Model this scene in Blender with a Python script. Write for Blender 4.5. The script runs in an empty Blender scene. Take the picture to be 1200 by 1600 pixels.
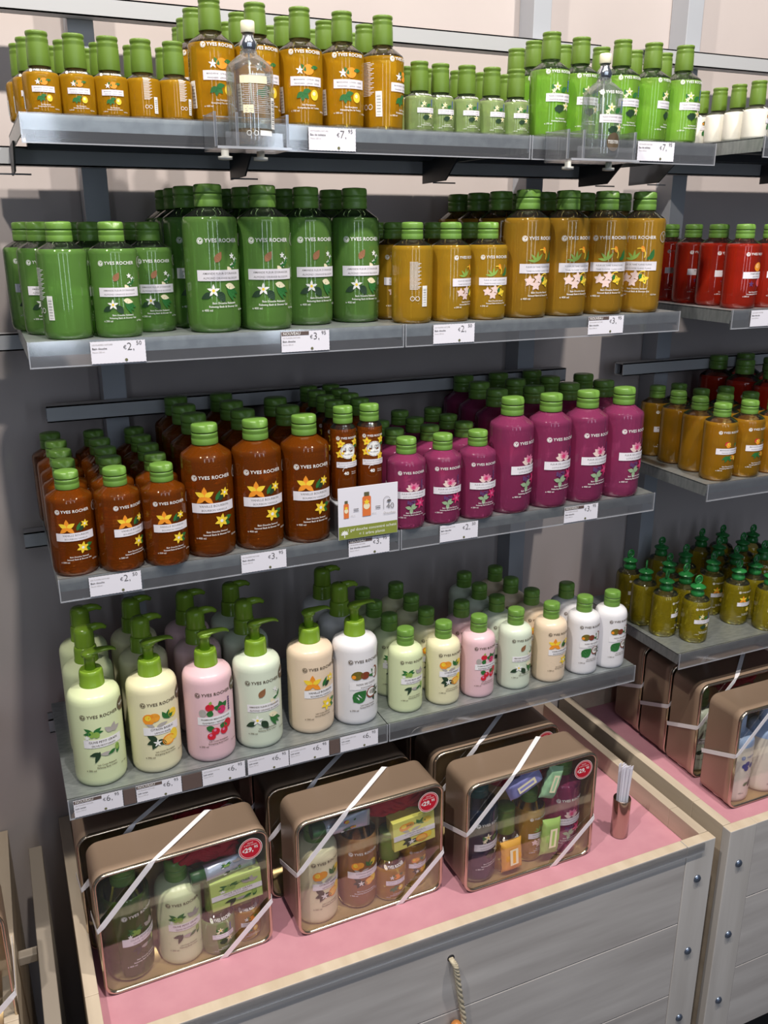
import bpy, math, random
from math import sin, cos, pi, radians
random.seed(7)
SC = bpy.context.scene
COL = SC.collection

# ------------------------------------------------------------------ camera, world, lights, exposure
HC = 1.60                                   # eye height of the camera above the floor
def make_camera():
    yaw, pitch, roll = 0.4173, 0.3124, -0.00074
    cy, sy, cp, sp, cr, sr = cos(yaw), sin(yaw), cos(pitch), sin(pitch), cos(roll), sin(roll)
    from mathutils import Vector, Matrix
    f = Vector((sy*cp, cy*cp, -sp)); r = Vector((cy, -sy, 0)); u = r.cross(f)
    r2 = r*cr + u*sr; u2 = u*cr - r*sr
    cam = bpy.data.cameras.new('camera'); ob = bpy.data.objects.new('camera', cam); COL.objects.link(ob)
    m = Matrix((r2, u2, -f)).transposed().to_4x4(); m.translation = (0, 0, HC)
    ob.matrix_world = m
    cam.sensor_fit = 'VERTICAL'; cam.sensor_height = 36; cam.sensor_width = 27
    cam.lens = 36*1382/1600; cam.clip_start = .02
    SC.camera = ob
make_camera()
W = bpy.data.worlds.new('shop_air'); SC.world = W; W.use_nodes = True
W.node_tree.nodes['Background'].inputs[0].default_value = (.62, .74, 1, 1)
W.node_tree.nodes['Background'].inputs[1].default_value = .065
def spot(name, x, y, z, tx, ty, tz, power, colr, size=110, rad=.035, blend=.5):
    from mathutils import Vector
    l = bpy.data.lights.new(name, 'SPOT'); o = bpy.data.objects.new(name, l); COL.objects.link(o)
    o.location = (x, y, z+HC)
    o.rotation_euler = (Vector((tx, ty, tz))-Vector((x, y, z))).to_track_quat('-Z', 'Y').to_euler()
    l.energy = power; l.color = colr; l.spot_size = radians(size); l.shadow_soft_size = rad; l.spot_blend = blend
WARM = (1, .93, .84)
spot('ceiling_spot', -.72, .30, 1.70, .1, 1.3, -.4, 120, WARM)
spot('ceiling_spot', .25, .30, 1.70, .5, 1.2, -.4, 120, WARM)
spot('ceiling_spot', 1.17, .30, 1.70, 1.0, 1.3, -.4, 128, WARM)
def area(name, x, y, z, sx, sy, power, colr, rot):
    l = bpy.data.lights.new(name, 'AREA'); o = bpy.data.objects.new(name, l); COL.objects.link(o)
    l.shape = 'RECTANGLE'; l.size = sx; l.size_y = sy; l.energy = power; l.color = colr
    o.location = (x, y, z+HC); o.rotation_euler = rot
area('front_fill_light', .6, -1.8, 1.6, 3.0, .8, 12, (.88, .93, 1), (radians(38), 0, 0))  # broad soft fill added above and behind the camera
for wx, wr in ((-1.0, -.25), (.3, 0), (1.5, .25)):          # tall narrow fill lamps added behind the camera, for streaks on the bottles
    area('streak_fill_light', wx, -2.4, .35, .22, 1.9, 7, (.76, .86, 1), (radians(84), 0, wr))
SC.view_settings.view_transform = 'Standard'; SC.view_settings.look = 'None'
SC.view_settings.gamma = 1; SC.view_settings.use_curve_mapping = False
SC.view_settings.exposure = 0.18
SC.cycles.use_denoising = True
SC.cycles.caustics_reflective = False; SC.cycles.caustics_refractive = False
SC.cycles.max_bounces = 14; SC.cycles.transmission_bounces = 12; SC.cycles.transparent_max_bounces = 24
SC.cycles.sample_clamp_indirect = 4

# ------------------------------------------------------------------ materials
def lin(c):
    return tuple(((v/255)/12.92 if v <= 10 else (((v/255)+.055)/1.055)**2.4) for v in c)
def base_mat(name):
    m = bpy.data.materials.new(name); m.use_nodes = True
    return m, m.node_tree, m.node_tree.nodes['Principled BSDF']
MATS = {}
def plain(name, rgb, rough=.5, metal=0, spec=.5, coat=0, bump=0, bscale=200):
    if name in MATS: return MATS[name]
    m, nt, p = base_mat(name)
    p.inputs['Base Color'].default_value = (*lin(rgb), 1); p.inputs['Roughness'].default_value = rough
    p.inputs['Metallic'].default_value = metal; p.inputs['Specular IOR Level'].default_value = spec
    p.inputs['Coat Weight'].default_value = coat
    tc = nt.nodes.new('ShaderNodeTexCoord'); n = nt.nodes.new('ShaderNodeTexNoise'); n.inputs['Scale'].default_value = bscale if bump else 30
    nt.links.new(tc.outputs['Object'], n.inputs['Vector'])
    if bump:
        b = nt.nodes.new('ShaderNodeBump'); b.inputs['Strength'].default_value = bump; b.inputs['Distance'].default_value = .001
        nt.links.new(n.outputs['Fac'], b.inputs['Height']); nt.links.new(b.outputs['Normal'], p.inputs['Normal'])
    else:                                           # a trace of unevenness in the gloss
        mr = nt.nodes.new('ShaderNodeMapRange'); mr.inputs['To Min'].default_value = max(0, rough-.02); mr.inputs['To Max'].default_value = min(1, rough+.02)
        nt.links.new(n.outputs['Fac'], mr.inputs['Value']); nt.links.new(mr.outputs['Result'], p.inputs['Roughness'])
    MATS[name] = m
    return m
def noisy(name, c1, c2, scale, rough=.6, metal=0, stretch=(1, 1, 1), bump=0, detail=6, lo=.35, hi=.65):
    if name in MATS: return MATS[name]
    m, nt, p = base_mat(name)
    tc = nt.nodes.new('ShaderNodeTexCoord'); mp = nt.nodes.new('ShaderNodeMapping'); mp.inputs['Scale'].default_value = stretch
    n = nt.nodes.new('ShaderNodeTexNoise'); n.inputs['Scale'].default_value = scale; n.inputs['Detail'].default_value = detail
    r = nt.nodes.new('ShaderNodeValToRGB'); r.color_ramp.elements[0].position = lo; r.color_ramp.elements[1].position = hi
    r.color_ramp.elements[0].color = (*lin(c1), 1); r.color_ramp.elements[1].color = (*lin(c2), 1)
    L = nt.links.new
    L(tc.outputs['Object'], mp.inputs['Vector']); L(mp.outputs[0], n.inputs['Vector']); L(n.outputs['Fac'], r.inputs['Fac'])
    L(r.outputs['Color'], p.inputs['Base Color']); p.inputs['Roughness'].default_value = rough; p.inputs['Metallic'].default_value = metal
    if bump:
        b = nt.nodes.new('ShaderNodeBump'); b.inputs['Strength'].default_value = bump; b.inputs['Distance'].default_value = .001
        L(n.outputs['Fac'], b.inputs['Height']); L(b.outputs['Normal'], p.inputs['Normal'])
    MATS[name] = m
    return m
def liquid(name, rgb, body=.42, rough=.04, tint=None, through=.5):
    """coloured clear gel: refraction mixed with light scattered inside the gel"""
    if name in MATS: return MATS[name]
    m = bpy.data.materials.new(name); m.use_nodes = True; nt = m.node_tree; nt.nodes.clear(); L = nt.links.new
    out = nt.nodes.new('ShaderNodeOutputMaterial')
    g = nt.nodes.new('ShaderNodeBsdfGlass'); g.inputs['IOR'].default_value = 1.36; g.inputs['Roughness'].default_value = rough
    g.inputs['Color'].default_value = (*lin(tint or rgb), 1)
    tr = nt.nodes.new('ShaderNodeBsdfTranslucent'); df = nt.nodes.new('ShaderNodeBsdfDiffuse')
    for s in (tr, df): s.inputs['Color'].default_value = (*lin(rgb), 1)
    m1 = nt.nodes.new('ShaderNodeMixShader'); m1.inputs[0].default_value = .5; L(tr.outputs[0], m1.inputs[1]); L(df.outputs[0], m1.inputs[2])
    th = nt.nodes.new('ShaderNodeBsdfTransparent'); th.inputs['Color'].default_value = (*lin(tint or rgb), 1)
    m0 = nt.nodes.new('ShaderNodeMixShader'); m0.inputs[0].default_value = through; L(g.outputs[0], m0.inputs[1]); L(th.outputs[0], m0.inputs[2])
    m2 = nt.nodes.new('ShaderNodeMixShader'); m2.inputs[0].default_value = body; L(m0.outputs[0], m2.inputs[1]); L(m1.outputs[0], m2.inputs[2])
    gl = nt.nodes.new('ShaderNodeBsdfGlossy'); gl.inputs['Roughness'].default_value = .05
    fr = nt.nodes.new('ShaderNodeFresnel'); fr.inputs['IOR'].default_value = 1.55
    # faint ribs moulded in the plastic
    tc = nt.nodes.new('ShaderNodeTexCoord'); mp = nt.nodes.new('ShaderNodeMapping'); mp.inputs['Scale'].default_value = (6, 6, 500)
    n = nt.nodes.new('ShaderNodeTexNoise'); n.inputs['Scale'].default_value = 1.0; n.inputs['Detail'].default_value = 1
    b = nt.nodes.new('ShaderNodeBump'); b.inputs['Strength'].default_value = .04; b.inputs['Distance'].default_value = .0006
    L(tc.outputs['Object'], mp.inputs['Vector']); L(mp.outputs[0], n.inputs['Vector']); L(n.outputs['Fac'], b.inputs['Height'])
    for s in (g, gl, fr): L(b.outputs['Normal'], s.inputs['Normal'])
    m3 = nt.nodes.new('ShaderNodeMixShader'); L(fr.outputs[0], m3.inputs[0]); L(m2.outputs[0], m3.inputs[1]); L(gl.outputs[0], m3.inputs[2])
    L(m3.outputs[0], out.inputs[0]); MATS[name] = m
    return m
def clear(name, rgb=(255, 255, 255), alpha=.12, rough=.08, ior=1.45, haze=0.0, hazecol=(230, 232, 240), refl=.6):
    """thin clear plastic: lets most light straight through, reflects by angle"""
    if name in MATS: return MATS[name]
    m = bpy.data.materials.new(name); m.use_nodes = True; nt = m.node_tree; nt.nodes.clear(); L = nt.links.new
    out = nt.nodes.new('ShaderNodeOutputMaterial'); t = nt.nodes.new('ShaderNodeBsdfTransparent')
    t.inputs['Color'].default_value = (*lin(rgb), 1)
    gl = nt.nodes.new('ShaderNodeBsdfGlossy'); gl.inputs['Roughness'].default_value = rough
    lw = nt.nodes.new('ShaderNodeLayerWeight'); lw.inputs['Blend'].default_value = .35
    mm = nt.nodes.new('ShaderNodeMath'); mm.operation = 'MULTIPLY_ADD'; mm.inputs[1].default_value = refl; mm.inputs[2].default_value = alpha*.4
    L(lw.outputs['Fresnel'], mm.inputs[0])
    mx = nt.nodes.new('ShaderNodeMixShader'); L(mm.outputs[0], mx.inputs[0]); L(t.outputs[0], mx.inputs[1]); L(gl.outputs[0], mx.inputs[2])
    last = mx
    if haze:
        d = nt.nodes.new('ShaderNodeBsdfDiffuse'); d.inputs['Color'].default_value = (*lin(hazecol), 1)
        m2 = nt.nodes.new('ShaderNodeMixShader'); m2.inputs[0].default_value = haze; L(mx.outputs[0], m2.inputs[1]); L(d.outputs[0], m2.inputs[2]); last = m2
    L(last.outputs[0], out.inputs[0]); MATS[name] = m
    return m

M_WALL = noisy('wall_paint', (178, 168, 166), (186, 176, 173), 3, .85, bump=.05)
M_FLOOR = noisy('floor_tile', (60, 58, 60), (72, 70, 72), 8, .5)
M_STEEL = plain('grey_powder_coat', (164, 167, 174), .5)
M_RAIL = plain('light_powder_coat', (172, 173, 176), .45)
M_ZINC = noisy('zinc_sheet', (165, 172, 174), (186, 192, 193), 60, .38, .75, (1, 3, 1))
M_DARK = plain('dark_steel', (58, 60, 66), .5)
M_ACR = clear('acrylic', haze=.05)
M_ACRE = clear('acrylic_edge', rgb=(235, 240, 245), haze=.35)
M_PINK = noisy('pink_board', (202, 142, 156), (208, 149, 162), 30, .55)
M_WOODF = noisy('whitewashed_plank', (172, 166, 163), (206, 201, 198), 9, .6, 0, (.35, 1, 3.2), bump=.15, lo=.25, hi=.7)
M_WOODV = noisy('whitewashed_post', (190, 184, 179), (212, 207, 203), 9, .6, 0, (3.2, 3.2, .35), bump=.15, lo=.25, hi=.7)
M_WOODT = noisy('pale_wood_top', (200, 182, 158), (214, 198, 176), 12, .6, 0, (3, .6, 3), bump=.1)
M_FRAME = plain('taupe_frame', (150, 140, 128), .5)
M_PLINTH = plain('dark_plinth', (26, 25, 28), .7)
M_BOLT = plain('dark_bolt', (120, 132, 152), .3, .8)
M_CAP = plain('leaf_green_cap', (104, 144, 62), .36)
M_CAPY = plain('yellow_green_cap', (98, 126, 46), .36)
M_PUMP = plain('green_pump', (120, 154, 46), .24)
M_OILC = plain('emerald_cap', (40, 118, 58), .2)
M_CLR = liquid('clear_shoulder', (200, 205, 200), body=.03, tint=(244, 246, 244), through=.85)
M_WHITE = plain('white_print', (240, 240, 238), .5)
M_BAND = plain('label_band', (232, 228, 236), .5)
M_INK = plain('grey_ink', (104, 100, 100), .6)
M_BROWN = plain('brown_ink', (92, 78, 60), .5)
M_TIN = noisy('champagne_tin', (176, 150, 128), (184, 158, 136), 4, .34, .40, (1, 1, 1))
M_RIM = plain('polished_rim', (205, 190, 170), .18, .95)
M_GOLD = plain('gold_tin_inside', (196, 172, 120), .35, .6)
M_RIB = plain('white_ribbon', (238, 234, 238), .55, bump=.3, bscale=900)
M_RED = plain('red_sticker', (196, 22, 48), .4)
M_POUF = plain('red_netting', (176, 14, 34), .75, bump=1.0, bscale=260)
M_CARD = plain('white_card', (232, 230, 240), .6)
M_CARDB = plain('brown_strip', (96, 80, 76), .6)
M_OLIVE = plain('olive_print', (136, 146, 60), .6)

def C(name, *rgb): return plain(name, rgb, .5)
K = {'w': M_WHITE, 'ink': M_INK, 'br': M_BROWN, 'g': C('print_green', 44, 110, 52), 'dg': C('print_dark_green', 36, 62, 40),
     'lg': C('print_light_green', 140, 176, 80), 'y': C('print_yellow', 246, 212, 60), 'o': C('print_orange', 242, 150, 40),
     'r': C('print_red', 206, 32, 52), 'p': C('print_pink', 222, 120, 160), 'lp': C('print_pale_pink', 234, 208, 202),
     'al': C('print_almond', 146, 100, 68), 'db': C('print_dark', 62, 46, 40), 'm': C('print_magenta', 212, 50, 110),
     'pu': C('print_purple', 96, 60, 110), 'gy': C('print_grey', 176, 170, 166), 'cr': C('print_cream', 240, 230, 196),
     'bl': C('print_blue', 70, 100, 180), 'band': M_BAND, 'red': M_RED, 'sg': C('print_sage', 150, 176, 140)}

# ------------------------------------------------------------------ mesh helpers
class MB:
    """collects faces with materials and builds ONE mesh object"""
    def __init__(s): s.v = []; s.f = []; s.m = []; s.mats = []; s.sm = []
    def mi(s, mat):
        if mat not in s.mats: s.mats.append(mat)
        return s.mats.index(mat)
    def add(s, vs, fs, mat, smooth=False):
        o = len(s.v); s.v += [tuple(v) for v in vs]; k = s.mi(mat)
        for f in fs: s.f.append(tuple(i+o for i in f)); s.m.append(k); s.sm.append(smooth)
        return s
    def box(s, x0, x1, y0, y1, z0, z1, mat, top=None):
        v = [(x, y, z) for x in (x0, x1) for y in (y0, y1) for z in (z0, z1)]
        s.add(v, [(0, 1, 3, 2), (4, 6, 7, 5), (0, 4, 5, 1), (2, 3, 7, 6), (0, 2, 6, 4), (1, 5, 7, 3)], mat)
        if top: s.m[-1] = s.mi(top)
        return s
    def lathe(s, prof, mat, seg=36, off=(0, 0, 0), smooth=True, split=None, mat2=None, fn=None):
        vs = []; fs = []; ms = []
        for (r, z) in prof:
            for k in range(seg):
                a = 2*pi*k/seg; p = (r*sin(a), -r*cos(a), z)
                if fn: p = fn(p, a, r, z)
                vs.append((p[0]+off[0], p[1]+off[1], p[2]+off[2]))
        for i in range(len(prof)-1):
            for k in range(seg):
                k2 = (k+1) % seg
                fs.append((i*seg+k, i*seg+k2, (i+1)*seg+k2, (i+1)*seg+k))
                ms.append(mat2 if (split is not None and prof[i][1] >= split) else mat)
        o = len(s.v); s.v += vs
        for f, mm in zip(fs, ms): s.f.append(tuple(i+o for i in f)); s.m.append(s.mi(mm)); s.sm.append(smooth)
        if prof[0][0] > 1e-5: s.f.append(tuple(o+k for k in reversed(range(seg)))); s.m.append(s.mi(mat)); s.sm.append(False)
        if prof[-1][0] > 1e-5:
            s.f.append(tuple(o+(len(prof)-1)*seg+k for k in range(seg))); s.m.append(s.mi(mat2 or mat)); s.sm.append(False)
        return s
    def tube(s, pts, r, mat, seg=10, smooth=True, cap=True):
        from mathutils import Vector
        P = [Vector(p) for p in pts]; R = r if isinstance(r, (list, tuple)) else [r]*len(P); o = len(s.v); up = Vector((.13, .21, 1)).normalized()
        for i, p in enumerate(P):
            t = (P[min(i+1, len(P)-1)]-P[max(i-1, 0)]).normalized()
            a = t.cross(up)
            if a.length < .2: a = t.cross(Vector((1, 0, 0)))
            a.normalize(); b = t.cross(a)
            for k in range(seg):
                q = p+(a*cos(2*pi*k/seg)+b*sin(2*pi*k/seg))*R[i]; s.v.append(tuple(q))
        k0 = s.mi(mat)
        for i in range(len(P)-1):
            for k in range(seg):
                k2 = (k+1) % seg; s.f.append((o+i*seg+k, o+i*seg+k2, o+(i+1)*seg+k2, o+(i+1)*seg+k)); s.m.append(k0); s.sm.append(smooth)
        if cap:
            s.f.append(tuple(o+k for k in reversed(range(seg)))); s.f.append(tuple(o+(len(P)-1)*seg+k for k in range(seg)))
            s.m += [k0, k0]; s.sm += [False, False]
        return s
    def build(s, name, parent=None, bevel=0, loc=None, fixn=False):
        me = bpy.data.meshes.new(name); me.from_pydata(s.v, [], s.f)
        for m in s.mats: me.materials.append(m)
        me.polygons.foreach_set('material_index', s.m); me.polygons.foreach_set('use_smooth', s.sm); me.update()
        if fixn:
            import bmesh
            b = bmesh.new(); b.from_mesh(me); bmesh.ops.recalc_face_normals(b, faces=b.faces); b.to_mesh(me); b.free()
        o = bpy.data.objects.new(name, me); COL.objects.link(o)
        if parent: o.parent = parent
        if loc: o.location = loc
        if bevel:
            md = o.modifiers.new('bevel', 'BEVEL'); md.width = bevel; md.segments = 2; md.limit_method = 'ANGLE'; md.angle_limit = radians(50)
        return o
def thing(name, label, cat, loc, rz=0, group=None):
    o = bpy.data.objects.new(name, None); COL.objects.link(o); o.location = (loc[0], loc[1], loc[2]+HC); o.rotation_euler = (0, 0, rz)
    o.empty_display_size = .02; tag(o, label, cat, group); return o
def tag(o, label, cat, group=None):
    o['label'] = label; o['category'] = cat
    if group: o['group'] = group
    return o
def struct(o): o['kind'] = 'structure'; o.location.z += HC; return o
def dup(root, loc, rz, label, skip=()):
    r = root.copy(); COL.objects.link(r); r.location = (loc[0], loc[1], loc[2]+HC); r.rotation_euler = (0, 0, rz); r['label'] = label
    for ch in root.children:
        if ch.name.split('.')[0] in skip: continue
        c = ch.copy(); COL.objects.link(c); c.parent = r
        for g in ch.children:
            d = g.copy(); COL.objects.link(d); d.parent = c
    return r
ORD = ['', 'first', 'second', 'third', 'fourth', 'fifth', 'sixth', 'seventh', 'eighth']

# 2D drawing, wrapped round a bottle or kept flat
_TX = {}
def text2d(txt, size, align='CENTER', bold=0.0, space=1.0):
    key = (txt, align, bold, space)
    if key not in _TX:
        cu = bpy.data.curves.new('t', 'FONT'); cu.body = txt; cu.size = 1; cu.align_x = align; cu.resolution_u = 2; cu.offset = bold; cu.space_character = space
        ob = bpy.data.objects.new('t', cu); COL.objects.link(ob)
        dg = bpy.context.evaluated_depsgraph_get(); me = bpy.data.meshes.new_from_object(ob.evaluated_get(dg))
        _TX[key] = ([(v.co.x, v.co.y) for v in me.vertices], [tuple(p.vertices) for p in me.polygons])
        bpy.data.objects.remove(ob); bpy.data.curves.remove(cu); bpy.data.meshes.remove(me)
    v, f = _TX[key]
    return [(x*size, y*size) for x, y in v], f
class Art:
    """flat drawing in metres: list of (verts, faces, material, layer)"""
    def __init__(s): s.items = []; s.layer = 0
    def add(s, v, f, m): s.layer += 1; s.items.append((v, f, m, s.layer)); return s
    def text(s, txt, x, y, size, m, align='CENTER', bold=0.0, rot=0, space=1.0):
        v, f = text2d(txt, size, align, bold, space); c, n = cos(rot), sin(rot)
        return s.add([(x+a*c-b*n, y+a*n+b*c) for a, b in v], f, m)
    def rect(s, x0, x1, y0, y1, m, nx=1):
        v = []; f = []
        for i in range(nx+1):
            x = x0+(x1-x0)*i/nx; v += [(x, y0), (x, y1)]
        for i in range(nx): f.append((2*i, 2*i+2, 2*i+3, 2*i+1))
        return s.add(v, f, m)
    def ell(s, x, y, a, b, m, rot=0, n=14):
        c, q = cos(rot), sin(rot)
        v = [(x, y)]+[(x+a*cos(t)*c-b*sin(t)*q, y+a*cos(t)*q+b*sin(t)*c) for t in [2*pi*i/n for i in range(n)]]
        return s.add(v, [(0, 1+i, 1+(i+1) % n) for i in range(n)], m)
    def ring(s, x, y, r, w, m, n=20, a0=0, a1=2*pi):
        v = []; f = []
        for i in range(n+1):
            t = a0+(a1-a0)*i/n; v += [(x+(r-w)*cos(t), y+(r-w)*sin(t)), (x+r*cos(t), y+r*sin(t))]
        for i in range(n): f.append((2*i, 2*i+1, 2*i+3, 2*i+2))
        return s.add(v, f, m)
    def leaf(s, x, y, ln, w, ang, m, n=6):
        c, q = cos(ang), sin(ang); v = []; up = []; dn = []
        for i in range(n+1):
            t = i/n; h = w*.5*sin(pi*t**.8); up.append((t*ln, h)); dn.append((t*ln, -h))
        pts = up+dn; v = [(x+a*c-b*q, y+a*q+b*c) for a, b in pts]
        return s.add(v, [(n+1+i, n+2+i, i+1, i) for i in range(n)], m)
    def line(s, x0, y0, x1, y1, w, m):
        d = math.hypot(x1-x0, y1-y0); nx, ny = -(y1-y0)/d*w/2, (x1-x0)/d*w/2
        return s.add([(x0+nx, y0+ny), (x0-nx, y0-ny), (x1-nx, y1-ny), (x1+nx, y1+ny)], [(0, 1, 2, 3)], m)
    def flower(s, x, y, r, m, n=5, w=.55, mc=None, rot=.3):
        v0 = len(s.items)
        for i in range(n): s.leaf(x, y, r, r*w, rot+2*pi*i/n, m)
        if mc: s.ell(x, y, r*.22, r*.22, mc)
        return s
    def logo(s, x, y, r, m, bg):
        s.ell(x, y, r, r, m, n=18); s.ring(x, y, r*.82, r*.12, bg)
        for t in (2.2, .9, -1.57): s.line(x, y, x+r*.62*cos(t), y+r*.62*sin(t), r*.16, bg)
        s.leaf(x-r*.1, y, r*.7, r*.4, .4, bg); return s
    def wrap(s, mb, Rz, off=.00035, sc=1.0):
        for v, f, m, l in s.items:
            o = off+l*.000012
            mb.add([((Rz(b)+o)*sin(a/Rz(b)), -(Rz(b)+o)*cos(a/Rz(b)), b) for a, b in v], f, m)
        return mb
    def flat(s, mb, y=0, off=.0003, fn=None):
        for v, f, m, l in s.items: mb.add([(a, y-off-l*.00002, b) for a, b in v], f, m)
        return mb
def art_scaled(a, sx, sy, x0=0, y0=0):
    b = Art(); b.layer = a.layer; b.items = [([(x*sx+x0, y*sy+y0) for x, y in v], f, m, l) for v, f, m, l in a.items]; return b

# ------------------------------------------------------------------ illustrations, in units where the bottle is 1 tall-ish (mm/1000), centred on the name band
def ill_almond(a):
    a.leaf(-.006, .016, .016, .009, 1.0, K['al']); a.leaf(.010, .011, .013, .006, -.9, K['cr'])
    for x, y in ((.018, .024), (.024, .019), (.018, .012)): a.flower(x, y, .0042, K['w'], 5, .5)
    a.leaf(.022, .011, .012, .004, 1.2, K['g']); a.leaf(.014, .010, .010, .004, .3, K['g'])
    a.leaf(-.012, -.022, .016, .008, 3.6, K['dg']); a.leaf(-.004, -.020, .016, .010, -1.0, K['dg']); a.flower(-.010, -.019, .0085, K['w'], 5, .42, K['y'])
    for t in (-.5, -.8, -1.1): a.leaf(.008, -.014, .022, .006, t, K['g'])
    a.leaf(.006, -.012, .016, .008, -.25, K['cr'])
def ill_tiare(a):
    for t in (.9, 1.5, 2.3, 3.0): a.leaf(-.004, .010, .015, .004, t, K['lg'])
    a.ring(.004, .018, .010, .0016, K['y'], 12, -.6, 2.0); a.ell(.009, .026, .003, .005, K['o'], .3); a.leaf(.022, .009, .018, .008, 1.3, K['g']); a.leaf(.016, .010, .010, .005, .6, K['g'])
    for x, y in ((-.014, -.018), (-.004, -.024), (.000, -.014)): a.flower(x, y, .0085, K['lp'], 5, .62)
    a.leaf(.006, -.012, .016, .008, -.9, K['g']); a.flower(.014, -.020, .008, K['y'], 4, .7); a.ring(.012, -.016, .009, .0014, K['y'], 8, 1.2, 2.8)
def ill_vanilla(a):
    a.leaf(.004, .010, .016, .006, 1.1, K['g']); a.leaf(.008, .009, .014, .006, .9, K['dg'])
    for t, m in ((1.57, 'o'), (.5, 'y'), (2.65, 'y'), (-.7, 'o'), (3.8, 'o')): a.leaf(-.011, .016, .0145, .0075, t, K[m])
    a.ell(-.011, .014, .0022, .003, K['o']); a.flower(.018, .020, .0075, K['y'], 6, .5, K['w'])
    a.leaf(.016, -.018, .013, .007, .2, K['g']); a.leaf(.014, -.022, .012, .007, -.4, K['g']); a.flower(.011, -.020, .0105, K['y'], 6, .5, K['w'])
def ill_lotus(a):
    for t, m in ((.2, 'lp'), (2.9, 'lp'), (.7, 'p'), (2.4, 'lp'), (1.2, 'p'), (1.9, 'p')): a.leaf(.002, .010, .015, .009, t, K[m])
    a.ell(.002, .015, .005, .005, K['p']); a.flower(.002, .015, .0045, K['m'], 5, .5)
    for i in range(6): a.ell(.020+.001*(i % 2), .012+i*.003, .0018, .0016, K['pu'])
    for i in range(12): a.ell(-.004+.004*((i*7) % 4)-.004, -.012-.0022*(i//3), .002, .0016, K['pu'])
    for t in (.2, 2.9, -1.6, .9): a.leaf(-.002, -.026, .012, .007, t, K['sg'])
    a.flower(.017, -.017, .012, K['m'], 6, .42, K['p'], .2)
def ill_mango(a):
    a.leaf(-.012, .014, .014, .011, .5, K['r']); a.ell(-.004, .016, .006, .004, K['y'], .4); a.leaf(-.008, .010, .012, .006, .2, K['o'])
    a.leaf(.014, .012, .009, .006, 1.0, K['g'])
    for t in (-2.6, -2.0, -.9, -.4): a.leaf(-.002, -.011, .016, .007, t, K['g'])
    a.ell(.010, -.014, .006, .005, K['o']); a.leaf(.016, -.022, .012, .006, 1.4, K['y'])
def ill_pample(a):
    a.ell(.004, .017, .0105, .0095, K['o']); a.ell(.002, .019, .006, .005, C('print_peach', 250, 190, 120)); 
    a.flower(-.010, -.018, .007, K['pu'], 5, .4); a.ell(.012, -.015, .008, .009, K['p']); a.ell(.012, -.015, .0066, .0076, C('print_coral', 236, 90, 80))
def ill_mandarin(a):
    a.flower(-.010, .016, .007, K['w'], 5, .4); a.leaf(.000, .014, .014, .006, 2.2, K['g']); a.leaf(.008, .020, .014, .006, .1, K['g']); a.ell(.004, .017, .009, .008, K['o'])
    for t in (-.8, -1.6, -2.4, .2): a.leaf(-.006, -.016, .014, .008, t, K['g'])
    a.ell(.014, -.020, .007, .008, K['y']); a.ell(.013, -.018, .003, .003, K['cr'])
def ill_neroli(a):
    a.leaf(-.016, .022, .016, .008, -.9, K['g']); a.leaf(.002, .010, .016, .009, .5, K['g']); a.flower(-.006, .018, .008, K['cr'], 5, .45, K['y']); a.flower(-.012, .011, .005, K['cr'], 5, .45)
    for i in range(5): a.ell(.020, .012+i*.004, .002, .0018, K['bl'])
    a.leaf(-.010, -.018, .016, .010, -.2, K['dg']); a.leaf(-.004, -.012, .016, .010, -1.2, K['dg']); a.ell(.002, -.018, .008, .006, K['dg']); a.flower(.016, -.014, .009, K['cr'], 5, .42, K['y'])
def ill_olive(a):
    for t in (.1, .6, 2.6, 3.3): a.leaf(-.010, .016, .013, .005, t, K['g'])
    a.ell(-.012, .014, .004, .005, K['lg']); a.ell(-.006, .013, .004, .0045, K['lg']); a.flower(-.018, .009, .004, K['w'], 5, .5)
    for t in (.4, 1.2, 2.4): a.leaf(.014, .013, .013, .007, t, K['gy'])
    a.leaf(-.004, -.014, .014, .006, 3.4, K['dg']); a.leaf(-.004, -.012, .018, .006, 4.3, K['dg']); a.leaf(-.004, -.016, .020, .006, -.1, K['gy'])
    a.leaf(.018, -.022, .014, .005, 1.3, K['g']); a.ell(.019, -.012, .003, .005, K['lg']); a.leaf(.016, -.014, .012, .005, 3.6, K['g'])
def ill_lemon(a):
    a.ell(-.008, .020, .0075, .0065, C('print_amber', 236, 160, 50)); a.ell(-.015, .018, .008, .008, K['o']); a.ell(-.016, .020, .004, .004, K['y'])
    for t in (1.2, 2.0, .4): a.leaf(.008, .015, .013, .006, t, K['g'])
    a.ell(.018, .020, .007, .0065, K['y']); a.leaf(-.006, .006, .016, .006, .3, K['gy']); a.leaf(-.008, .006, .012, .005, 2.7, K['gy'])
    for t in (2.6, 3.5, 4.2, -.6): a.leaf(-.006, -.014, .015, .008, t, K['dg'])
    a.ell(.018, -.012, .006, .009, K['y'], .2); a.ell(.009, -.017, .009, .008, K['o']); a.ell(.009, -.017, .007, .006, C('print_flesh', 250, 196, 90)); a.flower(-.006, -.018, .006, K['w'], 5, .4)
def ill_rasp(a):
    for t in (.8, 1.8, 2.8): a.leaf(.010, .016, .012, .008, t, K['g'])
    a.ell(-.006, .020, .006, .0055, K['r']); a.leaf(-.006, .024, .006, .004, 1.2, K['lg']); a.ell(.010, .014, .006, .006, K['m']); a.leaf(-.008, .006, .011, .009, 1.2, K['g']); a.ell(-.016, .012, .005, .006, K['gy'])
    for i in range(6): a.ell(.022, .010+i*.0035, .0016, .0016, K['pu'])
    a.leaf(-.012, -.009, .014, .009, -.5, K['g']); a.leaf(.006, -.009, .014, .009, -.4, K['g']); a.ell(.018, -.010, .006, .007, K['r'])
    for x, y in ((-.006, -.024), (.000, -.017), (.012, -.019)): a.ell(x, y, .0056, .0054, K['r']); a.ell(x-.001, y+.002, .002, .002, K['p'])
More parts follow.
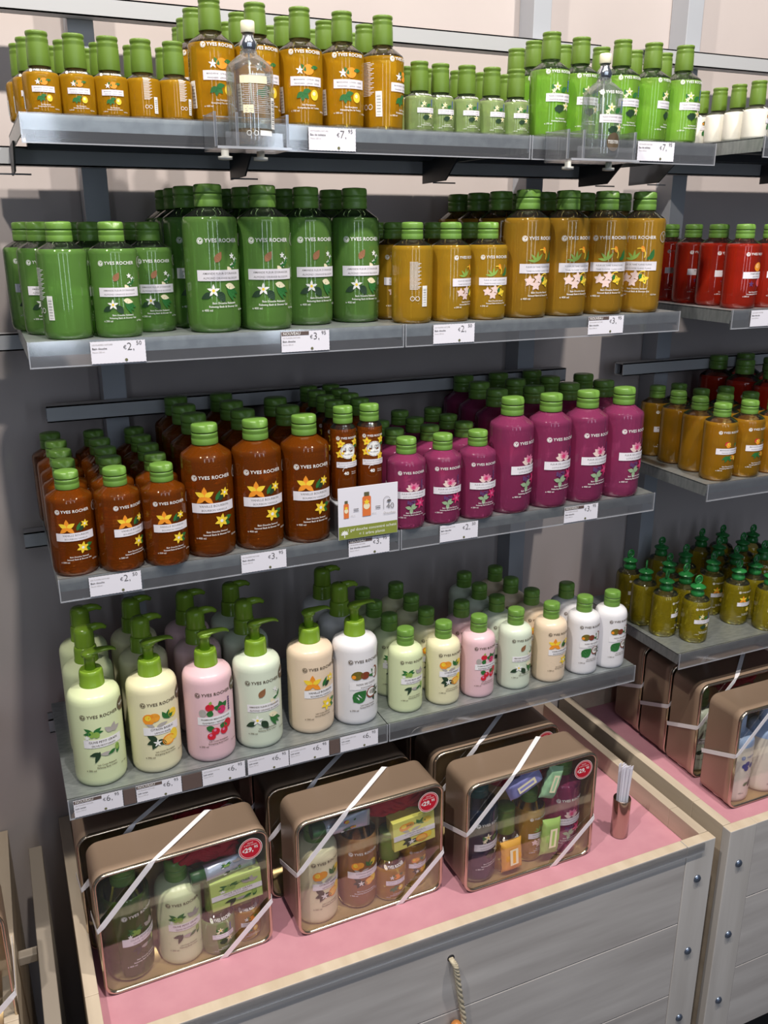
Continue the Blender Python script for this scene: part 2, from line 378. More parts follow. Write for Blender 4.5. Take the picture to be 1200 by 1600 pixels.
def ill_coco(a):
    a.ell(-.012, .017, .009, .007, C('print_nut', 112, 100, 34), .2); a.ell(-.017, .015, .003, .003, K['o']); a.ell(.000, .016, .007, .006, C('print_shell', 130, 60, 38))
    for t in (1.4, 2.2, 3.0): a.leaf(.018, .013, .014, .005, t, K['g'])
    a.ell(.018, .017, .0055, .010, C('print_shell', 130, 60, 38)); a.ell(.016, .017, .004, .008, K['w'])
    a.leaf(-.018, -.026, .026, .020, .75, K['g']); a.line(-.018, -.026, .000, -.010, .0008, K['lg'])
    for t in (-1.3, -.4, .4, 1.0): a.leaf(.012, -.016, .014, .005, t, K['dg'])
    a.ell(.010, -.014, .009, .009, C('print_shell', 130, 60, 38)); a.ell(.010, -.0135, .007, .007, K['w']); a.ell(.010, -.013, .004, .0036, K['gy'])

FL = {
 'almond': ("AMANDE FLEUR D'ORANGER", 'ALMOND ORANGE BLOSSOM', 'Relaxant', 'Relaxing', ill_almond),
 'tiare': ('FLEUR DE TIARÉ YLANG-YLANG', 'TIARE FLOWER YLANG-YLANG', 'Sensuel', 'Sensual', ill_tiare),
 'vanilla': ('VANILLE BOURBON', 'BOURBON VANILLA', 'Sensuel', 'Sensual', ill_vanilla),
 'lotus': ('FLEUR DE LOTUS SAUGE', 'LOTUS FLOWER SAGE', 'Relaxant', 'Relaxing', ill_lotus),
 'mango': ('MANGUE CORIANDRE', 'MANGO CORIANDER', 'Energisant', 'Energizing', ill_mango),
 'pample': ('PAMPLEMOUSSE', 'GRAPEFRUIT', 'Energisant', 'Energizing', ill_pample),
 'mandarin': ('MANDARINE · CITRON · CÈDRE', 'MANDARIN · LEMON · CEDAR', 'Energisante', 'Energizing', ill_mandarin),
 'neroli': ("FLEUR D'ORANGER · LAVANDE", 'ORANGE BLOSSOM · LAVENDER', 'Relaxante', 'Relaxing', ill_neroli),
 'olive': ('OLIVE PETIT GRAIN', 'OLIVE PETITGRAIN', 'Relaxant', 'Relaxing', ill_olive),
 'lemon': ('CITRON BASILIC', 'LEMON BASIL', 'Energisant', 'Energizing', ill_lemon),
 'rasp': ('FRAMBOISE MENTHE POIVRÉE', 'RASPBERRY PEPPERMINT', 'Energisant', 'Energizing', ill_rasp),
 'coco': ('NOIX DE COCO', 'COCONUT', 'Sensuel', 'Sensual', ill_coco),
}
def front_art(fl, kind, s, zb, ml, oz, R, tester=False, liq=None):
    """kind gel / lotion / cologne ; s = size factor ; zb = height of the name band's centre"""
    f, e, rf, re_, ill = FL[fl]; a = Art(); dark = kind == 'lotion'
    ink = K['br'] if dark else K['w']; bg = liq
    zt = zb+.041*s
    a.logo(-.024*s, zt+.0018*s, .0042*s, ink, bg); a.text('YVES ROCHER', -.018*s, zt, .0068*s, ink, 'LEFT', .018, space=1.08)
    b = Art(); ill(b)
    hw = .030*s if kind != 'cologne' else .026*s
    if not dark:
        for v, fc, m, l in art_scaled(b, s, s, 0, zb).items: a.add(v, fc, m)
        a.rect(-hw, hw*1.12, zb-.0068*s, zb+.0068*s, K['band'], 18)
    else:
        bb = Art(); bb.rect(-.026*s, .030*s, zb-.0065*s, zb+.0065*s, K['bandl'], 16)
        for v, fc, m, l in bb.items: a.add(v, fc, m)
        for v, fc, m, l in art_scaled(b, s*1.12, s*1.10, 0, zb).items: a.add(v, fc, m)
    wf = min(1.0, 17.5/len(f)); we = min(1.0, 19/len(e))
    a.text(f, .002*s, zb+.0012*s, .0047*s*wf, K['ink'] if not dark else K['br'], bold=.006); a.text(e, .002*s, zb-.0046*s, .0040*s*we, K['ink'] if not dark else K['br'])
    zl = zb-.036*s
    if kind == 'gel': l1, l2 = 'Bain Douche '+rf, re_+' Bath & Shower Gel'
    elif kind == 'lotion': l1, l2 = 'Lait Corps '+rf, re_+' Body Lotion'
    elif kind == 'oil': l1, l2 = 'Huile Végétale '+rf, re_+' Botanical Oil'
    else: l1, l2 = 'Eau '+rf, re_+' Eau de Toilette'
    lw = .0036*s if not dark else .0034*s
    a.text(l1, .004*s, zl, lw, ink, bold=.012); a.text(l2, .004*s, zl-.0044*s, lw, ink, bold=.012)
    a.text('e '+ml, -.026*s, zl-.0092*s, .0040*s, ink, 'LEFT', .01); a.text(oz, .026*s, zl-.0092*s, .0034*s, ink, 'LEFT', .01)
    if kind == 'gel' and s > .7:                       # the pale emblem on the right flank
        for r_, w_ in ((.0085, .0011),): a.ring(.045*s, zt+.003*s, r_*s, w_*s, K['gy'])
        for t in (2.2, .9, -1.57): a.line(.045*s, zt+.003*s, .045*s+.0065*s*cos(t), zt+.003*s+.0065*s*sin(t), .001*s, K['gy'])
    if tester:
        a.ell(.040*s, zt+.006*s, .0105*s, .0105*s, K['br'], n=20); a.text('TESTER', .040*s, zt+.0045*s, .0045*s, K['w'], bold=.02)
    return a
K['bandl'] = plain('lotion_band', (238, 236, 240), .5)
def back_art(s, zb):
    a = Art()
    for i in range(22): a.rect(-.013*s, (.004+.006*((i*5) % 3)/2)*s-.002, zb+(.036-i*.0022)*s, zb+(.0368-i*.0022)*s, K['w'], 3)
    a.rect(.010*s, .020*s, zb-.040*s, zb-.004*s, K['w'], 3)
    for i in range(14): a.rect(.0118*s, .0182*s, zb-(.037-i*.0022)*s, zb-(.0378-i*.0022-((i*3) % 2)*.0006)*s, K['ink'], 2)
    a.ring(-.008*s, zb-.026*s, .004*s, .0008*s, K['w']); a.ring(.001*s, zb-.026*s, .004*s, .0008*s, K['w'])
    return a

# ------------------------------------------------------------------ bottle shapes
def Rfun(prof):
    pp = [(z, r) for r, z in prof if r > 1e-4]
    def R(z):
        for (z0, r0), (z1, r1) in zip(pp, pp[1:]):
            if z0 <= z <= z1 and z1 > z0: return r0+(r1-r0)*(z-z0)/(z1-z0)
        return pp[-1][1] if z > pp[-1][0] else pp[0][1]
    return R
P400 = [(0, .004), (.020, .0035), (.029, .0002), (.0325, .0015), (.0343, .006), (.0348, .012), (.0355, .07), (.0355, .137), (.0350, .1415), (.0338, .1440), (.0330, .1450), (.0180, .1555), (.0160, .1565), (.0155, .159), (0, .159)]
P200 = [(0, .004), (.018, .0035), (.0245, .0002), (.0275, .0012), (.0290, .005), (.0295, .010), (.0300, .05), (.0300, .101), (.0295, .1045), (.0282, .1065), (.0275, .1074), (.0150, .1150), (.0138, .116), (.0132, .118), (0, .118)]
PMINI = [(0, .003), (.014, .003), (.0165, .0002), (.0182, .001), (.0190, .005), (.0192, .05), (.0192, .106), (.0188, .109), (.0178, .1108), (.0170, .1116), (.0120, .1160), (.0115, .118), (0, .118)]
P100 = [(0, .006), (.018, .0055), (.0240, .0002), (.0262, .0012), (.0270, .005), (.0285, .05), (.0285, .086), (.0280, .089), (.0268, .0915), (.0262, .092), (.0135, .1015), (.0110, .1025), (.0108, .106), (0, .106)]
P50 = [(0, .005), (.012, .0045), (.0175, .0002), (.0192, .001), (.0200, .004), (.0205, .02), (.0205, .0405), (.0200, .043), (.0190, .0448), (.0184, .0453), (.0120, .0505), (.0110, .051), (0, .053)]
PLOT = [(0, .001), (.0245, .0002), (.0278, .0012), (.0290, .005), (.0292, .010), (.0292, .098), (.0288, .1035), (.0272, .1085), (.0240, .1120), (.0150, .1165), (.0130, .1172), (0, .1180)]
PPUMP = [(0, .001), (.0315, .0002), (.0350, .0015), (.0366, .006), (.0370, .012), (.0370, .130), (.0366, .1355), (.0350, .1400), (.0320, .1435), (.0190, .1490), (.0170, .1500), (0, .151)]
POIL = [(0, .004), (.018, .004), (.0225, .0002), (.0250, .0012), (.0262, .005), (.0265, .012), (.0262, .074), (.0255, .080), (.0235, .085), (.0200, .0885), (.0130, .0915), (.0115, .093), (0, .095)]

def body(prof, mat, root, split=None, mat2=None, seg=40):
    return MB().lathe(prof, mat, seg, split=split, mat2=mat2).build('body', root)
def flip_cap(root, r, z0, h, mat=None, name='cap'):
    """ribbed collar with a hinged lid that has a scooped thumb notch at the front"""
    mat = mat or M_CAP
    z = lambda t: z0+h*t
    prof = [(r*.985, z(0)), (r, z(.03)), (r*1.0, z(.30)), (r*.985, z(.32)), (r*1.0, z(.34)), (r*.985, z(.42)), (r, z(.44)), (r*.985, z(.52)), (r*.97, z(.56)), (r*.90, z(.565)), (r*.90, z(.60)), (r*.99, z(.605)), (r*1.0, z(.66)), (r*1.0, z(.80)), (r*.98, z(.92)), (r*.94, z(.97)), (r*.86, z(1.0)), (r*.45, z(1.015)), (0, z(1.02))]
    def fn(p, a, rr, zz):
        t = (zz-z0)/h; aa = math.atan2(sin(a-.25), cos(a-.25))
        if t > .62:
            w = .75*(t-.62)/.38
            if abs(aa) < w: 
                k = (1-abs(aa)/max(w, 1e-3))*.30*min(1, (t-.62)/.25)
                if rr > r*.5: p = (p[0]*(1-k), p[1]*(1-k), p[2]-h*.05*k)
            p = (p[0], p[1], p[2]-h*.05*(1-cos(a))*.5*(t-.6))
        return p
    return MB().lathe(prof, mat, 40, fn=fn).build(name, root)
def tall_cap(root, r, z0, h, mat=None):
    mat = mat or M_CAPY; z = lambda t: z0+h*t
    prof = [(r*1.03, z(0)), (r*1.05, z(.02)), (r*1.03, z(.30)), (r, z(.66)), (r*.985, z(.68)), (r*1.0, z(.70)), (r*.985, z(.76)), (r*1.0, z(.78)), (r*.955, z(.82)), (r*.94, z(.85)), (r*.97, z(.89)), (r, z(.91)), (r, z(.97)), (r*.96, z(1)), (0, z(1.004))]
    return MB().lathe(prof, mat, 32).build('cap', root)
def label_on(root, art, prof, name='label'):
    mb = MB(); art.wrap(mb, Rfun(prof)); return mb.build(name, root)

PROTO = {}
def gel(key, fl, big, liq, capmat=None, back=False, kind='gel', full=False):
    root = bpy.data.objects.new('shower_gel_bottle', None); COL.objects.link(root); root.empty_display_size = .02
    if big: body(P400, liq, root, .1560 if full else .1445, M_CLR); flip_cap(root, .0182, .1570, .028, capmat); art = front_art(fl, kind, 1.0, .073, '400 ml', '13.5 fl.oz', .0355, liq=liq); pr = P400; s = 1; zb = .073
    else: body(P200, liq, root, .1155 if full else .1070, M_CLR); flip_cap(root, .0155, .1155, .0235, capmat); art = front_art(fl, kind, .80, .056, '200 ml', '6.7 fl.oz', .030, liq=liq); pr = P200; s = .8; zb = .056
    label_on(root, art, pr)
    if back: label_on(root, back_art(s, zb), pr, 'back_label').rotation_euler = (0, 0, pi)
    PROTO[key] = root; return root
def cologne(key, fl, big, liq, cap=None):
    root = bpy.data.objects.new('cologne_bottle', None); COL.objects.link(root); root.empty_display_size = .02
    if big: body(P100, liq, root, .089, M_CLR, 32); tall_cap(root, .0133, .1035, .0355, cap); art = front_art(fl, 'cologne', .78, .052, '100 ml', '3.3 fl.oz', .0285, liq=liq); pr = P100
    else: body(P50, liq, root, .0448, M_CLR, 28); tall_cap(root, .0122, .0515, .0365, cap); art = front_art(fl, 'cologne', .46, .0265, '20 ml', '0.67 fl.oz', .0205, liq=liq); pr = P50
    label_on(root, art, pr)
    if fl == 'mandarin': label_on(root, back_art(.5 if not big else .85, .0265 if not big else .050), pr, 'back_label').rotation_euler = (0, 0, -1.75)
    PROTO[key] = root; return root
def lotion(key, fl, col, name='body_lotion_bottle'):
    m = plain('lotion_'+fl, col, .28, spec=.4)
    root = bpy.data.objects.new(name, None); COL.objects.link(root); root.empty_display_size = .02
    body(PLOT, m, root); flip_cap(root, .0145, .1165, .0275, M_CAP)
    label_on(root, front_art(fl, 'lotion', .80, .060, '200 ml', '6.7 fl.oz', .0292, liq=m), PLOT); PROTO[key] = root; return root
def pump_head(root, locked):
    c = MB()
    c.lathe([(.0168, .147), (.0176, .1485), (.0176, .152), (.0170, .153), (.0168, .168), (.0160, .172), (.0146, .1745), (.0140, .1735), (0, .1735)] , M_PUMP, 32)
    root2 = c.build('collar', root)
    h = MB()
    if not locked:
        h.lathe([(.0078, .172), (.0074, .190), (.0090, .1935), (.0108, .1950), (.0104, .1990), (.0070, .2010), (0, .2014)], M_PUMP, 24)
        n = 16; P = [(-.010, .1975, .006, .0018), (-.004, .1990, .0100, .0030), (.004, .1995, .0104, .0034), (.012, .1998, .0084, .0032), (.021, .2002, .0068, .0028), (.029, .1998, .0054, .0026), (.0345, .1980, .0042, .0024), (.0375, .1955, .0028, .0020)]
        v = [(x, wy*cos(2*pi*k/n), z+hz*sin(2*pi*k/n)) for x, z, wy, hz in P for k in range(n)]
        h.add(v, [(i*n+k, (i+1)*n+k, (i+1)*n+(k+1) % n, i*n+(k+1) % n) for i in range(len(P)-1) for k in range(n)]+[tuple(range(n)), tuple(reversed(range((len(P)-1)*n, len(P)*n)))], M_PUMP, True)
    else:
        h.lathe([(.0148, .172), (.0150, .176), (.0146, .196), (.0138, .2005), (.0110, .2035), (0, .2045)], M_PUMP, 24, fn=lambda p, a, r, z: (p[0]*(1-.05*(int(a*12/pi) % 2)), p[1]*(1-.05*(int(a*12/pi) % 2)), p[2]))
        h.tube([(.006, 0, .199), (.018, 0, .2005), (.027, 0, .1995), (.033, 0, .1955)], [.007, .0062, .0045, .003], M_PUMP, 12)
    h.build('pump_nozzle', root2)
def pump(key, fl, col, locked=False, tester=True):
    m = plain('lotion_'+fl, col, .28, spec=.4)
    root = bpy.data.objects.new('pump_lotion_bottle', None); COL.objects.link(root); root.empty_display_size = .02
    body(PPUMP, m, root); pump_head(root, locked)
    label_on(root, front_art(fl, 'lotion', 1.0, .072, '390 ml', '13.1 fl.oz', .037, tester=tester, liq=m), PPUMP); PROTO[key] = root; return root
def oil(key, fl, liq):
    root = bpy.data.objects.new('body_oil_bottle', None); COL.objects.link(root); root.empty_display_size = .02
    body(POIL, liq, root, .0845, M_CLR, 32)
    MB().lathe([(.0120, .092), (.0130, .093), (.0130, .099), (.0115, .101), (.0112, .106), (.0135, .108), (.0150, .1085), (.0150, .1105), (.0110, .1125), (.0050, .1155), (0, .1158)], M_OILC, 28).build('cap', root)
    d = MB(); n = 20
    d.tube([(.0075*cos(t), 0, .1235+.0085*sin(t)) for t in [-pi/2+2*pi*i/n for i in range(n+1)]], .0017, M_OILC, 8, cap=False)
    d.lathe([(0, -.0007), (.0066, -.0007), (.0066, .0007), (0, .0007)], clear('green_clear_plastic', (120, 200, 140), haze=.25, hazecol=(60, 160, 90)), 16, fn=lambda p, a, r, z: (p[0], z, .1235+p[1]*1.15))
    d.build('ring_top', root)
    label_on(root, front_art(fl, 'oil', .60, .046, '150 ml', '5 fl.oz', .0262, liq=liq), POIL); PROTO[key] = root; return root

USED = set()
def put(key, x, y, z, rz, label, group, cat='bottle', name=None):
    src = PROTO[key]
    if key not in USED:
        USED.add(key); o = src; o.location = (x, y, z+HC); o.rotation_euler = (0, 0, rz); o['label'] = label
    else: o = dup(src, (x, y, z), rz, label)
    o['category'] = cat; o['group'] = group
    if name: o.name = name
    return o
NCOL = {}
def grid(key, z, cols, what, group, cat='bottle', jit=.10, rots=None, side='from left', shift=0, size=''):
    """cols: list of columns, each a list of (x, y) from the front bottle back"""
    for ci, col in enumerate(cols):
        for ri, (x, y) in enumerate(col):
            rz = random.uniform(-jit, jit)
            if rots and (ci, ri) in rots: rz = rots[(ci, ri)]
            k = key
            if isinstance(key, dict): k = key.get((ci, ri), key.get(ci, key.get('*')))
            w = what[ci] if isinstance(what, list) else what
            place = 'in front' if ri == 0 and len(col) > 1 else ('front row' if ri == 0 else ORD[ri+1]+' bottle back')
            if len(cols) == 1: lab = f'{w}, {place} of its column'
            else: lab = f'{w}, {ORD[ci+1+shift]} column {side}, {place}'
            assert len(lab.split()) <= 16, lab
            put(k, x, y, z, rz, lab, group, cat)

# ================================================================== the setting
YW = 1.5025
def sbox(name, x0, x1, y0, y1, z0, z1, mat, bevel=0):
    o = MB().box(x0, x1, y0, y1, z0, z1, mat).build(name, bevel=bevel); return struct(o)
sbox('wall_back', -2.2, 3.4, YW, YW+.1, -HC, 1.75, M_WALL)
sbox('floor', -2.2, 3.4, -2.6, YW, -HC-.05, -HC, M_FLOOR)

def fixture(name, label, cat, mb, bevel=.0015, group=None):
    o = mb.build(name, bevel=bevel); o.location.z += HC; tag(o, label, cat, group); return o
# uprights and cross rails of the rack
for x, nm in ((.176, 'behind the left end of the shelves'), (.945, 'behind the right end of the long shelves'), (1.280, 'behind the right-hand rack')):
    fixture('rack_upright', 'grey steel upright of the shelf rack '+nm, 'post', MB().box(x-.018, x+.018, 1.455, YW-.001, -1.025, 1.6, M_STEEL), .001, 'rack uprights')
def rail(x0, x1, z, lab, name='rack_rail', h=.025):
    m = MB(); y0, y1 = 1.428, 1.4545; t = .002
    m.box(x0, x1, y0, y0+t, z-h, z, M_RAIL); m.box(x0, x1, y1-t, y1, z-h, z, M_RAIL); m.box(x0, x1, y0, y1, z-t, z, M_RAIL); m.box(x0, x1, y0, y1, z-h, z-h+t, M_RAIL)
    fixture(name, lab, 'rail', m, 0, 'rack rails')
rail(-1.0, 1.052, .303, 'pale square rail across the wall above the top shelf bottles')
rail(1.157, 2.2, .307, 'pale square rail above the top shelf of the right-hand rack')
rail(.069, 1.02, -.262, 'grey square rail behind the vanilla and lotus bottles')
rail(1.157, 2.2, -.262, 'grey square rail with open end behind the mango bottles')
for z, nm in ((.107, 'top shelf'), (-.150, 'second shelf'), (-.459, 'third shelf'), (-.792, 'bottom shelf')):
    rail(.014, 1.045, z, 'square steel rail carrying the back edge of the '+nm)
    rail(1.157, 2.2, z+(.012 if z > 0 else 0), 'square steel rail carrying the right-hand rack '+nm)
# brackets under the top shelf
def bracket(x, ztop, label):
    pts = [(1.427, ztop), (1.300, ztop), (1.345, ztop-.034), (1.427, ztop-.036)]
    m = MB(); n = len(pts); v = [(x-.0012, y, z) for y, z in pts]+[(x+.0012, y, z) for y, z in pts]
    m.add(v, [tuple(range(n)), tuple(reversed(range(n, 2*n)))]+[(i, i+n, (i+1) % n+n, (i+1) % n) for i in range(n)], M_DARK)
    m.box(x-.02, x+.02, 1.349, 1.351, ztop-.0385, ztop-.0365, M_DARK)
    o = m.build('shelf_bracket', fixn=True); o.location.z += HC; tag(o, label, 'bracket', 'brackets under the top shelf')
for x, nm in ((.062, 'at the left end of the top shelf'), (.375, 'under the orange side of the top shelf, beneath a tester holder'), (.705, 'under the middle of the top shelf'), (1.022, 'under the right end of the top shelf')):
    bracket(x, .104, 'small dark hooked bracket '+nm)
bracket(1.135, .108, 'small grey bracket just left of the open rail end')
bracket(1.46, .116, 'dark bracket under the right-hand rack top shelf')

# shelves
def shelf(x0, x1, z, lab, joint=None, strip=(None, None), back=1.452):
    root = thing('display_shelf', lab, 'shelf', (x0, 1.16, z))
    w = x1-x0; d = back-1.16
    m = MB()
    segs = [(0, w)] if joint is None else [(0, joint-x0-.0008), (joint-x0+.0008, w)]
    for a, b in segs:
        m.box(a, b, 0, d, -.002, 0, M_ZINC); m.box(a, b, -.0012, .0012, -.017, 0, M_ZINC)
        m.box(a, a+.0015, .001, d, -.022, -.001, M_ZINC); m.box(b-.0015, b, .001, d, -.022, -.001, M_ZINC)
    m.build('shelf_plate', root)
    u = MB(); u.box(.02, w-.02, .06, .085, -.020, -.0025, M_DARK); u.box(.02, w-.02, d-.06, d-.035, -.020, -.0025, M_DARK); u.build('stiffener', root)
    s0, s1 = strip[0] if strip[0] is not None else x0, strip[1] if strip[1] is not None else x1
    a = MB(); segs = [(s0-x0, s1-x0)] if joint is None else [(s0-x0, joint-x0-.0012), (joint-x0+.0012, s1-x0)]
    for p, q in segs:
        a.box(p, q, -.0042, -.0030, -.0305, .001, M_ACR)
    e = MB()
    for p, q in segs:
        e.box(p, q, -.0046, -.0026, -.0315, -.0300, M_ACRE); e.box(p, p+.0014, -.0046, -.0026, -.0300, .001, M_ACRE); e.box(q-.0014, q, -.0046, -.0026, -.0300, .001, M_ACRE)
    e.build('strip_edge', a.build('ticket_strip', root))
    return root
shelf(.064, 1.083, .122, 'top zinc shelf holding the orange and pale green cologne bottles', .742)
shelf(.043, 1.044, -.1334, 'second zinc shelf from top holding green and amber gel bottles', .545)
shelf(.045, 1.028, -.4421, 'third zinc shelf holding brown vanilla and pink lotus bottles', .5395)
shelf(.022, 1.022, -.7749, 'lowest zinc shelf holding the body lotions', .520)
shelf(1.182, 2.2, .137, 'right-hand rack top shelf with small white bottles')
shelf(1.157, 2.2, -.1358, 'right-hand rack shelf with red gel bottles')
shelf(1.1475, 2.2, -.4413, 'right-hand rack shelf with mango gel bottles')
shelf(1.126, 2.2, -.7742, 'right-hand rack lowest shelf with yellow oil bottles')
for z, x1 in ((.122, -.03), (-.1334, -.055), (-.4421, -.06), (-.7749, -.078)):     # the rack carries on to the left, just outside the picture
    r = shelf(-1.05, x1, z, 'zinc shelf of the next rack on the left, '+{.122: 'topmost', -.1334: 'second', -.4421: 'third', -.7749: 'lowest'}[z]); r['group'] = 'shelves of the rack on the left'

# price tickets
def ticket(x0, x1, z, price, nouveau, label, y=1.1548, sup='95', l2='Bain douche', l3='Flacon 400 ml', h=.0275, strip=False):
    w = x1-x0; root = thing('price_ticket', label, 'price tag', (x0, y, z), 0, 'price tickets')
    m = MB(); n = 30; v = []; 
    # card with perforated edges
    pts = [(0, 0)]+[(w*i/n, -.0004*(i % 2)) for i in range(1, n)]+[(w, 0)]+[(w-.0004*(i % 2), -h*i/12) for i in range(1, 12)]+[(w, -h)]+[(w-w*i/n, -h+.0004*(i % 2)) for i in range(1, n)]+[(0, -h)]+[(.0004*(i % 2), -h+h*i/12) for i in range(1, 12)]
    k = len(pts); v = [(a, -.0004, b) for a, b in pts]+[(a, 0, b) for a, b in pts]
    m.add(v, [tuple(reversed(range(k))), tuple(range(k, 2*k))]+[(i, i+k, (i+1) % k+k, (i+1) % k) for i in range(k)], M_CARD)
    m.build('card', root, fixn=True)
    a = Art()
    if nouveau: a.rect(.0006, w*.57, -.0056, -.0006, M_CARDB); a.text('NOUVEAU', .0025, -.0048, .0052, K['w'], 'LEFT', .01)
    t = -.0095 if nouveau else -.0050
    a.text('LES PLAISIRS NATURE', .002, t, .0026, K['gy'], 'LEFT'); a.text(l2, .002, t-.0050, .0036, K['ink'], 'LEFT', .015); a.text(l3, .002, t-.0090, .0026, K['gy'], 'LEFT')
    a.text('€', w*.59, -.0105, .0065, K['ink'], 'LEFT'); a.text(price+',', w*.655, -.0120, .0135, K['ink'], 'LEFT', -.01); a.text(sup, w*.83, -.0060, .0070, K['ink'], 'LEFT')
    a.ell(w*.63, -h+.0035, .0019, .0019, C('ticket_dot', 104, 104, 70), n=14)
    mb = MB(); a.flat(mb, -.0004, .0002); mb.build('printing', root)
ticket(.407, .472, .1205, '7', False, 'white ticket 7,95 under the tall orange cologne bottles', l2='Eau de toilette', l3='Flacon 100 ml')
ticket(.929, .999, .1215, '7', False, 'white ticket 7,95 under the tall pale green cologne bottles', l2='Eau de toilette', l3='Flacon 100 ml')
ticket(.115, .182, -.1355, '2', False, 'white ticket 2,50 under the small green gel bottles', sup='50', l3='Flacon 200 ml')
ticket(.361, .430, -.1345, '3', True, 'ticket 3,95 with NOUVEAU strip under the tall green bottles')
ticket(.590, .658, -.1350, '2', False, 'white ticket 2,50 under the small yellow gel bottles', sup='50', l3='Flacon 200 ml')
ticket(.861, .929, -.1345, '3', True, 'ticket 3,95 with NOUVEAU strip under the tall amber bottles')
ticket(1.198, 1.266, -.1370, '2', False, 'white ticket under the red gel bottles at the right edge', sup='50', l3='Flacon 200 ml')
ticket(.083, .151, -.4435, '2', False, 'white ticket 2,50 under the small vanilla gel bottles', sup='50', l3='Flacon 200 ml')
ticket(.290, .357, -.4435, '3', False, 'white ticket 3,95 under the tall vanilla gel bottles')
ticket(.454, .521, -.4445, '3', True, 'ticket 3,95 with NOUVEAU strip below the shower promotion card', l2='Gel douche concentré', l3='Flacon 100 ml')
ticket(.607, .675, -.4435, '2', False, 'white ticket 2,50 under the small lotus gel bottles', sup='50', l3='Flacon 200 ml')
ticket(.839, .907, -.4435, '3', True, 'ticket 3,95 with NOUVEAU strip under the tall lotus bottles')
for a, b, n, w in ((.029, .097, True, 'NOUVEAU ticket 6,95 at the left end, under the olive pump bottle'), (.116, .182, True, 'NOUVEAU ticket 6,95 under the lemon pump bottle'), (.213, .279, False, 'plain ticket 6,95 under the raspberry pump bottle'), (.283, .349, False, 'plain ticket 6,95 under the almond pump bottle'), (.350, .416, False, 'plain ticket 6,95 below and left of the vanilla pump bottle'), (.435, .501, False, 'plain ticket 6,95 under the white coconut pump bottle')):
    ticket(a, b, -.7760, '6', n, w, l2='Lait corps', l3='Flacon 390 ml')
for a, b, w in ((.098, .115, 'between the two NOUVEAU tickets'), (.183, .212, 'between the lemon and raspberry tickets'), (.417, .434, 'beside the last lotion ticket')):
    o = MB().box(a, b, 1.1546, 1.1552, -.8030, -.7775, M_CARDB).build('strip_filler'); o.location.z += HC; tag(o, 'short brown filler card in the ticket strip '+w, 'card', 'brown filler cards')

# ================================================================== bottles
L_GREEN = liquid('green_gel', (172, 236, 122), 0.38, tint=(206, 240, 176), through=0.5)
L_AMBER = liquid('amber_gel', (255, 196, 66), 0.46, tint=(255, 230, 150), through=0.5)
L_YELLOW = liquid('yellow_gel', (255, 202, 60), 0.5, tint=(255, 232, 136), through=0.5)
L_BROWN = liquid('vanilla_gel', (236, 126, 34), 0.24, tint=(244, 184, 110), through=0.5)
L_PINK = liquid('lotus_gel', (255, 110, 180), 0.33, tint=(252, 176, 212), through=0.5)
L_RED = liquid('grapefruit_gel', (255, 76, 50), 0.36, tint=(255, 132, 106), through=0.5)
L_MANGO = liquid('mango_gel', (255, 192, 54), 0.36, tint=(255, 222, 126), through=0.5)
L_ORANGE = liquid('orange_cologne', (255, 190, 36), 0.52, tint=(255, 236, 120), through=0.75)
L_LIME = liquid('lime_cologne', (190, 255, 100), 0.46, tint=(222, 254, 176), through=0.7)
L_PALE = liquid('pale_green_cologne', (222, 248, 170), 0.46, tint=(236, 252, 212), through=0.7)
L_OIL = liquid('yellow_oil', (226, 206, 48), .32, tint=(248, 238, 140), through=.7)
M_MILK = plain('milk_white', (236, 232, 222), .3)

gel('almond400', 'almond', True, L_GREEN); gel('almond200', 'almond', False, L_GREEN)
gel('tiare400', 'tiare', True, L_AMBER); gel('tiare200', 'tiare', False, L_YELLOW)
gel('vanilla400', 'vanilla', True, L_BROWN, full=True); gel('vanilla200', 'vanilla', False, L_BROWN, full=True)
gel('lotus400', 'lotus', True, L_PINK, full=True); gel('lotus200', 'lotus', False, L_PINK, full=True)
gel('red200', 'pample', False, L_RED); gel('mango200', 'mango', False, L_MANGO); gel('mango400', 'mango', True, L_RED)
gel('almond200b', 'almond', False, L_GREEN, back=True); gel('tiare200b', 'tiare', False, L_YELLOW, back=True)
cologne('orange100', 'mandarin', True, L_ORANGE); cologne('orange50', 'mandarin', False, L_ORANGE)
cologne('lime100', 'neroli', True, L_LIME); cologne('lime50', 'neroli', False, L_PALE)
cologne('white50', 'coco', False, M_MILK)

Z1, Z2, Z3, Z4 = .1222, -.1332, -.4419, -.7747
grid('orange50', Z1, [[(.094, 1.185), (.0855, 1.229), (.080, 1.273)], [(.1335, 1.185), (.127, 1.229), (.121, 1.273)], [(.1715, 1.185), (.168, 1.229), (.163, 1.273)], [(.2095, 1.185), (.208, 1.229)], [(.2475, 1.185), (.247, 1.229)]],
     'small orange citrus cologne bottle', 'small orange colognes on the top shelf', rots={(3, 0): 1.9, (4, 0): 2.1})
grid('orange100', Z1, [[(.296, 1.19), (.290, 1.25), (.294, 1.31), (.300, 1.37)], [(.353, 1.19), (.349, 1.25), (.352, 1.31), (.358, 1.37)], [(.411, 1.19), (.410, 1.25), (.411, 1.31)], [(.4685, 1.19), (.468, 1.25), (.471, 1.31)], [(.526, 1.19), (.526, 1.25), (.531, 1.31)]],
     'tall orange citrus cologne bottle', 'tall orange colognes on the top shelf', rots={(4, 0): .7})
grid('lime50', Z1, [[(.578, 1.185), (.580, 1.229)], [(.6125, 1.19), (.621, 1.232)], [(.652, 1.187), (.662, 1.230)], [(.692, 1.187), (.703, 1.230)], [(.732, 1.187), (.744, 1.232)]],
     'small pale green blossom cologne bottle', 'small pale green colognes on the top shelf')
